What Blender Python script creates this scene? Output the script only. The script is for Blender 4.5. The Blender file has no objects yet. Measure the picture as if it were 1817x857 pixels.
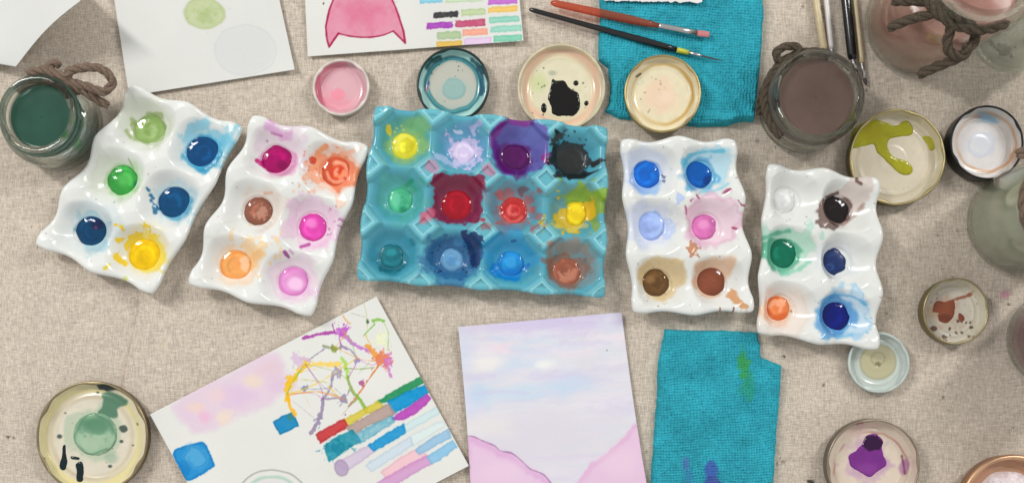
import bpy, math
import numpy as np
from math import pi, sin, cos, radians

rng = np.random.default_rng(7)
scene = bpy.context.scene
COL = scene.collection

# ---------------------------------------------------------------- scale and viewpoint
S = 0.00051            # metres of table per photo pixel
H = 1.0                # camera height above the table
W0, H0 = 1817, 857
NX, NY = 908.5, 650.0  # the point of the table straight below the lens
YN = (H0 / 2 - NY) * S

def P(px, py, z=0.0):
    """point at height z seen at a photo position"""
    x = (px - W0 / 2) * S
    y = (H0 / 2 - py) * S
    k = 1 - z / H
    return (x * k, YN + (y - YN) * k, z)

def Pn(px, py, z):
    k = 1 - z / H
    x = (px - W0 / 2) * S * k
    y = YN + ((H0 / 2 - py) * S - YN) * k
    return x, y

def to_px(x, y, z):
    k = 1 - z / H
    return x / k / S + W0 / 2, H0 / 2 - ((y - YN) / k + YN) / S

# ---------------------------------------------------------------- noise
def _h(ix, iy, s):
    v = np.sin(ix * 127.1 + iy * 311.7 + s * 74.7) * 43758.5453
    return v - np.floor(v)

def vn(x, y, s=0):
    x = np.asarray(x, float); y = np.asarray(y, float)
    ix = np.floor(x); iy = np.floor(y)
    fx = x - ix; fy = y - iy
    fx = fx * fx * (3 - 2 * fx); fy = fy * fy * (3 - 2 * fy)
    a = _h(ix, iy, s); b = _h(ix + 1, iy, s); c = _h(ix, iy + 1, s); d = _h(ix + 1, iy + 1, s)
    return ((a * (1 - fx) + b * fx) * (1 - fy) + (c * (1 - fx) + d * fx) * fy) * 2 - 1

def fbm(x, y, s=0, n=3):
    t = 0; a = 1.0; f = 1.0; w = 0
    for k in range(n):
        t = t + a * vn(x * f, y * f, s + k * 11.3); w += a; a *= .5; f *= 2.03
    return t / w

def sst(e0, e1, x):
    t = np.clip((x - e0) / (e1 - e0), 0, 1)
    return t * t * (3 - 2 * t)

def lin(c):
    c = np.asarray(c, float) / 255.0
    return np.where(c <= .04045, c / 12.92, ((c + .055) / 1.055) ** 2.4)

def catmull(pts, n=8, closed=False):
    p = np.asarray(pts, float); m = len(p); out = []
    rngk = range(m) if closed else range(m - 1)
    for i in rngk:
        if closed:
            a, b, c, d = p[i - 1], p[i], p[(i + 1) % m], p[(i + 2) % m]
        else:
            a = p[max(i - 1, 0)]; b = p[i]; c = p[i + 1]; d = p[min(i + 2, m - 1)]
        for k in range(n):
            t = k / n
            out.append(.5 * ((2 * b) + (-a + c) * t + (2 * a - 5 * b + 4 * c - d) * t * t + (-a + 3 * b - 3 * c + d) * t ** 3))
    if not closed: out.append(p[-1])
    return np.array(out)

def seg_dist(X, Y, pts, closed=False):
    d = np.full(X.shape, 1e9)
    n = len(pts)
    for i in range(n if closed else n - 1):
        ax, ay = pts[i]; bx, by = pts[(i + 1) % n]
        dx, dy = bx - ax, by - ay
        L = dx * dx + dy * dy + 1e-9
        t = np.clip(((X - ax) * dx + (Y - ay) * dy) / L, 0, 1)
        d = np.minimum(d, (X - ax - t * dx) ** 2 + (Y - ay - t * dy) ** 2)
    return np.sqrt(d)

def sd_poly(X, Y, pts):
    d = seg_dist(X, Y, pts, True)
    ins = np.zeros(X.shape, bool); n = len(pts)
    for i in range(n):
        ax, ay = pts[i]; bx, by = pts[i - 1]
        if ay == by: continue
        c = ((ay > Y) != (by > Y)) & (X < (bx - ax) * (Y - ay) / (by - ay) + ax)
        ins ^= c
    return np.where(ins, d, -d)      # positive inside, px

# ---------------------------------------------------------------- pigment painter
class Paint:
    """pigment on a surface: per-vertex colour (sRGB 0-255) and roughness"""
    def __init__(s, X, Y, base, rough=.5):
        s.X = np.asarray(X, float).ravel(); s.Y = np.asarray(Y, float).ravel()
        s.C = np.empty((s.X.size, 3)); s.C[:] = base
        s.R = np.full(s.X.size, float(rough)); s.seed = 1; s.softk = 1; s.wobk = 1
    def box(s, x0, y0, x1, y1):
        return np.nonzero((s.X >= x0) & (s.X <= x1) & (s.Y >= y0) & (s.Y <= y1))[0]
    def put(s, idx, a, col, rough=None, mul=False):
        a = np.clip(a, 0, 1)
        col = np.asarray(col, float)
        if mul: tgt = s.C[idx] * col / 255.0
        else: tgt = col
        s.C[idx] = s.C[idx] * (1 - a[:, None]) + tgt * a[:, None]
        if rough is not None: s.R[idx] = s.R[idx] * (1 - a) + rough * a
    def tex(s, x, y, gran, gs):
        s.seed += 1.7
        return 1 - gran * .5 * (1 + fbm(x / gs, y / gs, s.seed, 3)) if gran else 1.0
    def blob(s, cx, cy, rx, ry=None, col=(0, 0, 0), a=1, soft=.15, wob=.15, wf=.05, rot=0, edge=0, edgec=None, gran=0, gs=5, rough=None, mul=False, hole=None):
        soft = soft * s.softk; wob = wob * s.wobk
        if s.softk < 1 and not edge and soft < .35: edge = .14 * a; gran = gran or .12
        ry = ry or rx; m = 1.6 * max(rx, ry) * (1 + soft)
        i = s.box(cx - m, cy - m, cx + m, cy + m)
        if not len(i): return
        x = s.X[i]; y = s.Y[i]; s.seed += 3.1
        c, sn = cos(radians(rot)), sin(radians(rot))
        dx, dy = x - cx, y - cy
        u = (dx * c + dy * sn) / rx; v = (-dx * sn + dy * c) / ry
        d = np.sqrt(u * u + v * v) * (1 + wob * fbm(x * wf, y * wf, s.seed, 3) * 1.6)
        al = (1 - sst(1 - soft, 1 + soft, d)) * a
        if hole: al = al * sst(hole - soft, hole + soft, d)
        g = s.tex(x, y, gran, gs)
        s.put(i, al * g, col, rough, mul)
        if edge:
            ring = np.exp(-((d - (1 - soft * .4)) / .09) ** 2) * edge
            s.put(i, ring, edgec if edgec is not None else np.asarray(col) * .7, rough, False)
    def stroke(s, pts, w, col, a=1, soft=1.0, wob=.25, wf=.1, gran=0, gs=4, rough=None, smooth=True, taper=False, mul=False):
        p = catmull(pts, 6) if smooth and len(pts) > 2 else np.asarray(pts, float)
        m = w * 2 + soft * 2 + 2
        i = s.box(p[:, 0].min() - m, p[:, 1].min() - m, p[:, 0].max() + m, p[:, 1].max() + m)
        if not len(i): return
        x = s.X[i]; y = s.Y[i]; s.seed += 2.3
        d = seg_dist(x, y, p)
        ww = w * (1 + wob * fbm(x * wf, y * wf, s.seed, 2) * 1.6)
        if taper:
            L = np.linalg.norm(p[-1] - p[0]) + 1e-6
            t = ((x - p[0, 0]) * (p[-1, 0] - p[0, 0]) + (y - p[0, 1]) * (p[-1, 1] - p[0, 1])) / L / L
            ww = ww * np.clip(1.15 - t, .15, 1)
        al = 1 - sst(ww - soft, ww + soft, d)
        s.put(i, al * a * s.tex(x, y, gran, gs), col, rough, mul)
    def poly(s, pts, col, a=1, soft=1.2, wob=1.5, wf=.12, edge=0, edgec=None, gran=0, gs=5, rough=None, smooth=False, mul=False, edgew=1.6, grow=0):
        p = catmull(pts, 5, True) if smooth else np.asarray(pts, float)
        soft = soft * s.softk
        m = soft * 2 + wob * 2 + 2 + grow
        i = s.box(p[:, 0].min() - m, p[:, 1].min() - m, p[:, 0].max() + m, p[:, 1].max() + m)
        if not len(i): return
        x = s.X[i]; y = s.Y[i]; s.seed += 2.9
        d = sd_poly(x, y, p) + wob * fbm(x * wf, y * wf, s.seed, 3) * 1.6 + grow
        al = sst(-soft, soft, d) * a
        s.put(i, al * s.tex(x, y, gran, gs), col, rough, mul)
        if edge:
            s.put(i, np.exp(-((d - edgew) / edgew) ** 2) * edge, edgec if edgec is not None else np.asarray(col) * .72, rough)
    def mottle(s, amt, sc, seed=5):
        f = 1 + amt * fbm(s.X / sc, s.Y / sc, seed, 3)
        s.C *= f[:, None]
    def specks(s, n, x0, y0, x1, y1, r0, r1, col, a=.8, seed=3):
        g = np.random.default_rng(seed)
        for _ in range(n):
            s.blob(g.uniform(x0, x1), g.uniform(y0, y1), g.uniform(r0, r1), g.uniform(r0, r1) * g.uniform(.6, 1.2), col, a=a, soft=.35, wob=.3, wf=.4, rot=g.uniform(0, 180))
    def rgba(s):
        return np.concatenate([lin(np.clip(s.C, 0, 255)), s.R[:, None]], 1)

def conv(ox, oy, k):
    def f(*pts):
        r = [(ox + x / k, oy + y / k) for x, y in pts]
        return r if len(r) > 1 else r[0]
    return f

# ---------------------------------------------------------------- mesh building
def add_mesh(name, V, F, mat, parent=None, rgba=None, smooth=True, fix=False):
    V = np.asarray(V, np.float64)
    me = bpy.data.meshes.new(name)
    if isinstance(F, np.ndarray):
        n = F.shape[0]; k = F.shape[1]
        me.vertices.add(len(V)); me.vertices.foreach_set('co', V.astype(np.float32).ravel())
        me.loops.add(n * k); me.loops.foreach_set('vertex_index', F.astype(np.int32).ravel())
        me.polygons.add(n); me.polygons.foreach_set('loop_start', np.arange(0, n * k, k, dtype=np.int32))
        me.update(calc_edges=True)
    else:
        me.from_pydata([tuple(v) for v in V], [], F)
    if smooth:
        me.polygons.foreach_set('use_smooth', np.ones(len(me.polygons), bool))
    if rgba is not None:
        at = me.color_attributes.new('Col', 'FLOAT_COLOR', 'POINT')
        at.data.foreach_set('color', rgba.astype(np.float32).ravel())
    if fix:
        import bmesh
        bm = bmesh.new(); bm.from_mesh(me)
        bmesh.ops.recalc_face_normals(bm, faces=bm.faces)
        bm.to_mesh(me); bm.free()
    me.validate(); me.update()
    if mat: me.materials.append(mat)
    o = bpy.data.objects.new(name, me); COL.objects.link(o)
    if parent:
        o.parent = parent
        o.matrix_parent_inverse = parent.matrix_world.inverted() if False else o.matrix_parent_inverse
        o.location = tuple(-c for c in parent.location)
    return o

def grid_faces(nu, nv, off=0, flip=False, closed_u=False):
    """nu x nv vertices, index = j*nu+i"""
    i = np.arange(nu if closed_u else nu - 1); j = np.arange(nv - 1)
    I, J = np.meshgrid(i, j)
    I = I.ravel(); J = J.ravel(); I2 = (I + 1) % nu
    f = np.stack([J * nu + I, J * nu + I2, (J + 1) * nu + I2, (J + 1) * nu + I], 1) + off
    return f[:, ::-1] if flip else f

def thing(name, label, cat, loc, group=None):
    o = bpy.data.objects.new(name, None); COL.objects.link(o)
    o.location = loc; o.empty_display_size = .02
    o['label'] = label; o['category'] = cat
    if group: o['group'] = group
    return o

def tag(o, label, cat, group=None):
    o['label'] = label; o['category'] = cat
    if group: o['group'] = group
    return o

def lathe(prof, cx, cy, seg=96, wob=None):
    """prof list of (r, z); returns V, F open strip (from first to last)"""
    th = np.linspace(0, 2 * pi, seg, endpoint=False)
    V = []
    for r, z in prof:
        V.append(np.stack([cx + r * np.cos(th), cy + r * np.sin(th), np.full(seg, z)], 1))
    return np.concatenate(V), grid_faces(seg, len(prof), closed_u=True)

# ---------------------------------------------------------------- materials
def new_mat(name):
    m = bpy.data.materials.new(name); m.use_nodes = True
    nt = m.node_tree; b = nt.nodes['Principled BSDF']
    return m, nt, b

def noise_bump(nt, b, scale, strength, dist=.001, detail=4, coord='Object', rough=.6):
    tc = nt.nodes.new('ShaderNodeTexCoord'); n = nt.nodes.new('ShaderNodeTexNoise')
    n.inputs['Scale'].default_value = scale; n.inputs['Detail'].default_value = detail
    n.inputs['Roughness'].default_value = rough
    bp = nt.nodes.new('ShaderNodeBump'); bp.inputs['Strength'].default_value = strength
    bp.inputs['Distance'].default_value = dist
    nt.links.new(tc.outputs[coord], n.inputs['Vector'])
    nt.links.new(n.outputs['Fac'], bp.inputs['Height'])
    nt.links.new(bp.outputs['Normal'], b.inputs['Normal'])
    return n, bp

def attr_mat(name, bump=(400, .1, .0005), coat=0, metal=0, spec=.5, mott=0, mscale=200, sss=0):
    m, nt, b = new_mat(name)
    a = nt.nodes.new('ShaderNodeAttribute'); a.attribute_name = 'Col'
    src = a.outputs['Color']
    if mott:
        tc = nt.nodes.new('ShaderNodeTexCoord'); n = nt.nodes.new('ShaderNodeTexNoise')
        n.inputs['Scale'].default_value = mscale; n.inputs['Detail'].default_value = 6; n.inputs['Roughness'].default_value = .7
        nt.links.new(tc.outputs['Object'], n.inputs['Vector'])
        mr = nt.nodes.new('ShaderNodeMapRange'); mr.inputs['From Min'].default_value = .25; mr.inputs['From Max'].default_value = .75
        mr.inputs['To Min'].default_value = 1 - mott; mr.inputs['To Max'].default_value = 1 + mott
        nt.links.new(n.outputs['Fac'], mr.inputs['Value'])
        mx = nt.nodes.new('ShaderNodeVectorMath'); mx.operation = 'SCALE'
        nt.links.new(src, mx.inputs[0]); nt.links.new(mr.outputs[0], mx.inputs['Scale'])
        src = mx.outputs[0]
    nt.links.new(src, b.inputs['Base Color'])
    nt.links.new(a.outputs['Alpha'], b.inputs['Roughness'])
    b.inputs['Metallic'].default_value = metal
    b.inputs['Specular IOR Level'].default_value = spec
    b.inputs['Coat Weight'].default_value = coat; b.inputs['Coat Roughness'].default_value = .06
    if bump: noise_bump(nt, b, bump[0], bump[1], bump[2])
    return m

def plain_mat(name, col, rough=.5, metal=0, spec=.5, bump=None, trans=0, coat=0, var=0, vscale=150):
    m, nt, b = new_mat(name)
    c = lin(col)
    b.inputs['Base Color'].default_value = (*c, 1)
    b.inputs['Roughness'].default_value = rough; b.inputs['Metallic'].default_value = metal
    b.inputs['Specular IOR Level'].default_value = spec
    b.inputs['Transmission Weight'].default_value = trans
    b.inputs['Coat Weight'].default_value = coat
    if var:
        tc = nt.nodes.new('ShaderNodeTexCoord'); n = nt.nodes.new('ShaderNodeTexNoise')
        n.inputs['Scale'].default_value = vscale; n.inputs['Detail'].default_value = 5
        nt.links.new(tc.outputs['Object'], n.inputs['Vector'])
        r = nt.nodes.new('ShaderNodeValToRGB')
        r.color_ramp.elements[0].position = .3; r.color_ramp.elements[1].position = .7
        r.color_ramp.elements[0].color = (*(c * (1 - var)), 1); r.color_ramp.elements[1].color = (*np.clip(c * (1 + var), 0, 1), 1)
        nt.links.new(n.outputs['Fac'], r.inputs['Fac']); nt.links.new(r.outputs['Color'], b.inputs['Base Color'])
    if bump: noise_bump(nt, b, *bump)
    return m

M_CERAMIC = attr_mat('glazed_ceramic', bump=(90, .1, .0012), coat=.15, spec=.4)
M_PAINT = attr_mat('wet_paint', bump=(260, .1, .0004), coat=0, spec=.36)
M_PAPER = attr_mat('watercolour_paper', bump=(1400, .25, .0003), spec=.15, mott=.035, mscale=900)
M_TOWEL = attr_mat('microfibre_terry', bump=(2600, .6, .0006), spec=.05, mott=.16, mscale=1500)
M_LID = attr_mat('lid_enamel', bump=(300, .08, .0004), coat=.25, spec=.5)
M_WOOD = plain_mat('lacquered_cream_wood', (205, 188, 150), .35, bump=(500, .1, .0003), var=.08)
M_WHITEP = plain_mat('white_lacquer', (214, 212, 208), .3, var=.03)
M_BLACKP = plain_mat('black_lacquer', (14, 14, 18), .22, coat=.4)
M_STEEL = plain_mat('ferrule_steel', (190, 190, 190), .28, metal=1, bump=(600, .1, .0002))
M_BRISTLE = plain_mat('pink_bristle', (196, 120, 122), .5, bump=(1500, .5, .0004), var=.2, vscale=900)
M_BRISTLED = plain_mat('dark_bristle', (70, 66, 60), .6, bump=(1500, .5, .0004), var=.2, vscale=900)
M_YELLOW = plain_mat('yellow_band', (196, 196, 60), .4, var=.15, vscale=600)

def rope_mat(name, col):
    return plain_mat(name, col, .9, spec=.1, bump=(2200, .9, .0008, 6), var=.3, vscale=700)
M_ROPE = rope_mat('jute_twine', (128, 110, 96))
M_ROPED = rope_mat('dark_jute_twine', (92, 82, 70))

def acrylic():
    m, nt, b = new_mat('orange_acrylic')
    b.inputs['Base Color'].default_value = (*lin((186, 108, 86)), 1)
    b.inputs['Roughness'].default_value = .1
    tr = nt.nodes.new('ShaderNodeBsdfTransparent'); tr.inputs['Color'].default_value = (*lin((246, 168, 146)), 1)
    mx = nt.nodes.new('ShaderNodeMixShader'); mx.inputs[0].default_value = .35
    nt.links.new(tr.outputs[0], mx.inputs[1]); nt.links.new(b.outputs[0], mx.inputs[2])
    nt.links.new(mx.outputs[0], nt.nodes['Material Output'].inputs['Surface'])
    return m
M_ACRYLIC = acrylic()

def glass_mat(name, tint=(251, 253, 251), mixf=.68):
    m, nt, b = new_mat(name)
    nt.nodes.remove(b)
    out = nt.nodes['Material Output']
    tr = nt.nodes.new('ShaderNodeBsdfTransparent'); tr.inputs['Color'].default_value = (*lin(tint), 1)
    gl = nt.nodes.new('ShaderNodeBsdfGlass'); gl.inputs['Color'].default_value = (*lin(tint), 1)
    gl.inputs['Roughness'].default_value = .02; gl.inputs['IOR'].default_value = 1.46
    mx = nt.nodes.new('ShaderNodeMixShader'); mx.inputs[0].default_value = mixf
    nt.links.new(tr.outputs[0], mx.inputs[1]); nt.links.new(gl.outputs[0], mx.inputs[2])
    tc = nt.nodes.new('ShaderNodeTexCoord'); n = nt.nodes.new('ShaderNodeTexNoise'); n.inputs['Scale'].default_value = 60
    bp = nt.nodes.new('ShaderNodeBump'); bp.inputs['Strength'].default_value = .06; bp.inputs['Distance'].default_value = .002
    nt.links.new(tc.outputs['Object'], n.inputs['Vector']); nt.links.new(n.outputs['Fac'], bp.inputs['Height'])
    nt.links.new(bp.outputs[0], gl.inputs['Normal'])
    nt.links.new(mx.outputs[0], out.inputs['Surface'])
    return m
M_GLASS = glass_mat('jar_glass'); M_GLASS_THIN = glass_mat('thin_jar_glass', mixf=.3)

def linen():
    m, nt, b = new_mat('linen')
    a = nt.nodes.new('ShaderNodeAttribute'); a.attribute_name = 'Col'
    tc = nt.nodes.new('ShaderNodeTexCoord')
    def nz(sx, sy, sc, det=3, rough=.6):
        mp = nt.nodes.new('ShaderNodeMapping'); mp.inputs['Scale'].default_value = (sx, sy, 1)
        n = nt.nodes.new('ShaderNodeTexNoise'); n.inputs['Scale'].default_value = sc; n.inputs['Detail'].default_value = det
        n.inputs['Roughness'].default_value = rough
        nt.links.new(tc.outputs['Object'], mp.inputs['Vector']); nt.links.new(mp.outputs[0], n.inputs['Vector'])
        return n.outputs['Fac']
    def mth(op, x, y):
        n = nt.nodes.new('ShaderNodeMath'); n.operation = op
        for k, v in enumerate((x, y)):
            if isinstance(v, (int, float)): n.inputs[k].default_value = v
            else: nt.links.new(v, n.inputs[k])
        return n.outputs[0]
    warp = nz(1, .13, 1150); weft = nz(.13, 1, 1150)
    slub = mth('ADD', warp, weft)                       # about 1.0
    fine = nz(1, 1, 1500, 2)
    blot = nz(1, 1, 9, 5)
    f = mth('ADD', mth('MULTIPLY', mth('SUBTRACT', slub, 1.0), 1.1), mth('MULTIPLY', mth('SUBTRACT', fine, .5), .6))
    f = mth('ADD', f, mth('MULTIPLY', mth('SUBTRACT', blot, .5), .12))
    f = mth('ADD', f, 1.0)
    sc = nt.nodes.new('ShaderNodeVectorMath'); sc.operation = 'SCALE'
    nt.links.new(a.outputs['Color'], sc.inputs[0]); nt.links.new(f, sc.inputs['Scale'])
    nt.links.new(sc.outputs[0], b.inputs['Base Color'])
    b.inputs['Roughness'].default_value = .95; b.inputs['Specular IOR Level'].default_value = .1
    bp = nt.nodes.new('ShaderNodeBump'); bp.inputs['Strength'].default_value = .5; bp.inputs['Distance'].default_value = .0008
    nt.links.new(mth('ADD', slub, fine), bp.inputs['Height']); nt.links.new(bp.outputs[0], b.inputs['Normal'])
    return m
M_LINEN = linen()

# ---------------------------------------------------------------- table linen
def build_table():
    xs = np.concatenate([np.linspace(-900, -60, 60), np.arange(-50, 1870, 2.6), np.linspace(1880, 2720, 60)])
    ys = np.concatenate([np.linspace(-700, -60, 50), np.arange(-50, 910, 2.6), np.linspace(920, 1500, 50)])
    X, Y = np.meshgrid(xs, ys)
    x, y = Pn(X, Y, 0)
    z = .0005 * fbm(X / 160, Y / 160, 3, 3) - .0022
    for (p, w, h) in ([[(246, 520), (236, 580), (222, 640), (214, 690)], 4, -.0012], [[(420, 640), (560, 570), (640, 540)], 18, .0018],
                      [[(1350, 760), (1500, 700), (1700, 680)], 30, .0018], [[(30, 520), (40, 640), (20, 800)], 24, .0018],
                      [[(500, 230), (540, 300)], 14, .0014]):
        z = z + h * np.exp(-(seg_dist(X, Y, p) / w) ** 2)
    pt = Paint(X, Y, (200, 188, 173), .95)
    pt.mottle(.02, 120, 4)
    pt.specks(60, 0, 0, 1817, 857, 1.2, 2.4, (120, 104, 92), .6, 5)
    pt.specks(90, 0, 0, 1817, 857, .8, 1.5, (96, 84, 74), .7, 8)
    pt.specks(22, 1300, 60, 1817, 857, 1.4, 2.6, (80, 68, 60), .7, 6)
    pt.stroke([(246, 520), (236, 580), (222, 640), (214, 690)], 1.2, (168, 150, 134), a=.55, soft=1.5)
    for (cx, cy, r, c, a) in ((1785, 522, 9, (205, 130, 160), .5), (640, 612, 4, (110, 92, 80), .8), (1792, 540, 2.5, (60, 50, 46), .8),
                              (14, 775, 3.5, (70, 62, 56), .75), (24, 777, 2.5, (70, 62, 56), .7), (1440, 855, 7, (50, 44, 42), .8),
                              (1392, 632, 2, (30, 26, 26), .9), (1390, 820, 4, (120, 104, 94), .7), (655, 480, 2.5, (90, 76, 66), .8),
                              (1345, 250, 4, (120, 106, 96), .6), (410, 60, 2, (90, 80, 70), .6), (285, 610, 3, (196, 186, 120), .35)):
        pt.blob(cx, cy, r, r * .7, c, a=a, soft=.4, wob=.4, wf=.3, rot=20)
    add = add_mesh('tablecloth', np.stack([x.ravel(), y.ravel(), z.ravel()], 1), grid_faces(len(xs), len(ys), flip=True), M_LINEN, None, pt.rgba())
    add['kind'] = 'structure'
    return add
build_table()

# ---------------------------------------------------------------- palettes
def tray_map(corners, nu, nv):
    (ax, ay), (bx, by), (cx, cy), (dx, dy) = corners         # TL TR BR BL
    def f(u, v):
        s = u / nu; t = v / nv
        px = (ax * (1 - s) + bx * s) * (1 - t) + (dx * (1 - s) + cx * s) * t
        py = (ay * (1 - s) + by * s) * (1 - t) + (dy * (1 - s) + cy * s) * t
        return px, py
    return f

ZB = .0065
def h_white(u, v, nu, nv, Ht):
    a = u - np.floor(np.clip(u, 0, nu - 1e-6)) - .5; b = v - np.floor(np.clip(v, 0, nv - 1e-6)) - .5
    A = np.abs(a); B = np.abs(b)
    rr = (A ** 2.25 + B ** 2.25) ** (1 / 2.25)
    t = np.clip((rr - .22) / .28, 0, 1)
    bowl = .72 * sst(0, 1.02, t) + .28 * t ** 1.2
    # crest: high at the lattice posts, dipping between them
    cr = .60 + .40 * (1 - np.cos(pi * 2 * np.minimum(A, B))) / 2
    g = bowl * cr * (1 + .25 * np.clip(rr - .5, 0, .15))
    r = np.sqrt(a * a + b * b)
    z = ZB + (Ht - ZB) * g
    z = z - .0012 * (1 - sst(.245, .275, r))
    return z

def h_blue(u, v, nu, nv, Ht):
    cu = np.floor(np.clip(u, 0, nu - 1e-6)); cv = np.floor(np.clip(v, 0, nv - 1e-6))
    a = np.abs(u - cu - .5); b = np.abs(v - cv - .5)
    r = (a ** 3.2 + b ** 3.2) ** (1 / 3.2)
    rr = np.maximum(r, (a + b) * .70)
    ridge = .0165
    z = ZB + (ridge - ZB) * sst(.22, .50, rr) 
    z = z - .0012 * (1 - sst(.20, .235, np.sqrt(a * a + b * b)))
    du = np.abs(u - np.round(u)); dv = np.abs(v - np.round(v))
    m = du + dv
    node = Ht * (1 - sst(.235, .34, m))
    node = np.where(m < .5, ridge + (Ht - ridge) * (1 - sst(.24, .34, m)), 0) 
    z = np.maximum(z, np.where(m < .345, node, 0) * sst(.345, .30, m) + z * (1 - sst(.345, .30, m)))
    z = z - .0022 * (1 - sst(.12, .155, m)) - .0004 * (1 - sst(.03, .06, np.abs(m - .215))) * 0
    edge = np.minimum(np.minimum(u, nu - u), np.minimum(v, nv - v))
    # recessed triangles on the border keep a raised lip
    z = z + .0012 * (1 - sst(.03, .07, edge)) * (1 - sst(.125, .155, m))
    return z

def build_palette(name, label, group, corners, nu, nv, hf, Ht, base, wells, paintfn, step=1.5, wav=.078, rnd=.05, rimr=.0034, thick=.006):
    mp = tray_map(corners, nu, nv)
    cell = math.hypot(corners[1][0] - corners[0][0], corners[1][1] - corners[0][1]) / nu
    n = int(cell / step)
    us = np.linspace(0, nu, nu * n + 1); vs = np.linspace(0, nv, nv * n + 1)
    U, Vv = np.meshgrid(us, vs)
    Z = hf(U, Vv, nu, nv, Ht)
    Uw = U.copy(); Vw = Vv.copy()
    def wgt(d): return np.clip(1 - d / .5, 0, 1) ** 1.5
    wv = np.sin(pi * Vv) ** 2; wu = np.sin(pi * U) ** 2
    wv = wv ** .8; wu = wu ** .8
    Uw += wav * wv * wgt(U) - wav * wv * wgt(nu - U)
    Vw += wav * wu * wgt(Vv) - wav * wu * wgt(nv - Vv)
    c = .22
    for fu, su in ((U, 1), (nu - U, -1)):
        for fv, sv in ((Vv, 1), (nv - Vv, -1)):
            k = np.clip(1 - fu / c, 0, 1) * np.clip(1 - fv / c, 0, 1)
            Uw += su * rnd * k; Vw += sv * rnd * k
            Z -= .0025 * k
    seed = corners[0][0]
    Uw += .008 * fbm(U * 1.3, Vv * 1.3, seed, 2); Vw += .008 * fbm(U * 1.3, Vv * 1.3, seed + 5, 2)
    px, py = mp(Uw, Vw)
    x, y = Pn(px, py, Ht)
    # each hand-formed well sits a little off the regular lattice
    for k, (wx, wy) in enumerate(wells):
        i, j = k % nu, k // nu
        qx, qy = mp(i + .5, j + .5); qx, qy = Pn(qx, qy, Ht)
        tx, ty = Pn(wx, wy, ZB)
        inside = (U >= i) & (U <= i + 1) & (Vv >= j) & (Vv <= j + 1)
        wg = np.where(inside, (np.sin(pi * np.clip(U - i, 0, 1)) * np.sin(pi * np.clip(Vv - j, 0, 1))) ** 1.2, 0)
        x = x + wg * (tx - qx); y = y + wg * (ty - qy)
    Z = Z + .0004 * fbm(U * 2, Vv * 2, seed + 9, 2)
    top = np.stack([x.ravel(), y.ravel(), Z.ravel()], 1)
    nU, nV = len(us), len(vs)
    # boundary loop (counter-clockwise order irrelevant, faces are re-oriented)
    idx = np.concatenate([np.arange(nU), np.arange(1, nV) * nU + nU - 1, (nV - 1) * nU + np.arange(nU - 2, -1, -1), np.arange(nV - 2, 0, -1) * nU])
    L = top[idx]
    tang = np.roll(L, -4, 0) - np.roll(L, 4, 0)
    nrm = np.stack([tang[:, 1], -tang[:, 0]], 1); nrm /= np.linalg.norm(nrm, axis=1)[:, None] + 1e-12
    ctr = top.mean(0)[:2]
    if np.mean(np.sum(nrm * (L[:, :2] - ctr), 1)) < 0: nrm = -nrm
    V = [top]; F = [grid_faces(nU, nV)]
    off = len(top); prev = idx; m = len(idx)
    for th in (25, 50, 75, 100, 130, 160, 180):
        q = L.copy(); q[:, :2] += nrm * rimr * sin(radians(th)); q[:, 2] -= rimr * (1 - cos(radians(th)))
        V.append(q); cur = off + np.arange(m)
        F.append(np.stack([prev, np.roll(prev, -1), np.roll(cur, -1), cur], 1)); prev = cur; off += m
    # underside
    und = top.copy(); und[:, 2] = np.maximum(und[:, 2] - thick, .0006)
    V.append(und); F.append(grid_faces(nU, nV, off, True)); ub = idx + off
    F.append(np.stack([prev, np.roll(prev, -1), np.roll(ub, -1), ub], 1))
    V = np.concatenate(V); F = np.concatenate(F)
    PX, PY = to_px(V[:, 0], V[:, 1], V[:, 2])
    pt = Paint(PX[:len(top)], PY[:len(top)], base, .2); pt.softk = .62; pt.wobk = 1.5
    if nu == 2:
        g = np.random.default_rng(int(corners[0][0])); X0_, X1_, Y0_, Y1_ = pt.X.min(), pt.X.max(), pt.Y.min(), pt.Y.max()
        for k in range(26):
            pt.blob(g.uniform(X0_, X1_), g.uniform(Y0_, Y1_), g.uniform(.8, 1.6), None, (120, 112, 104), a=g.uniform(.3, .7), soft=.4)
        for k in range(9):
            bx_, by_, an = g.uniform(X0_, X1_), g.uniform(Y0_, Y1_), g.uniform(0, 6.3)
            pt.stroke([(bx_, by_), (bx_ + 16 * cos(an), by_ + 16 * sin(an)), (bx_ + 26 * cos(an + .4), by_ + 26 * sin(an + .4))], g.uniform(2, 6), (188, 186, 180), a=g.uniform(.12, .3), soft=3, wob=.8, gran=.5)
    pt.U, pt.V, pt.Z = U.ravel(), Vv.ravel(), Z.ravel()
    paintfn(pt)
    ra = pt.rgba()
    bc = np.concatenate([lin(base), [.15]])
    rest = np.tile(ra[idx], (7, 1))
    full = np.concatenate([ra, rest, np.tile(bc, (len(und), 1))])
    cx, cy = Pn(*mp(nu / 2, nv / 2), 0)
    root = thing(name, label, 'palette', (cx, cy, 0), group)
    add_mesh('tray', V, F, M_CERAMIC, root, full, fix=True)
    # report where the wells are seen
    return root, mp

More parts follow.
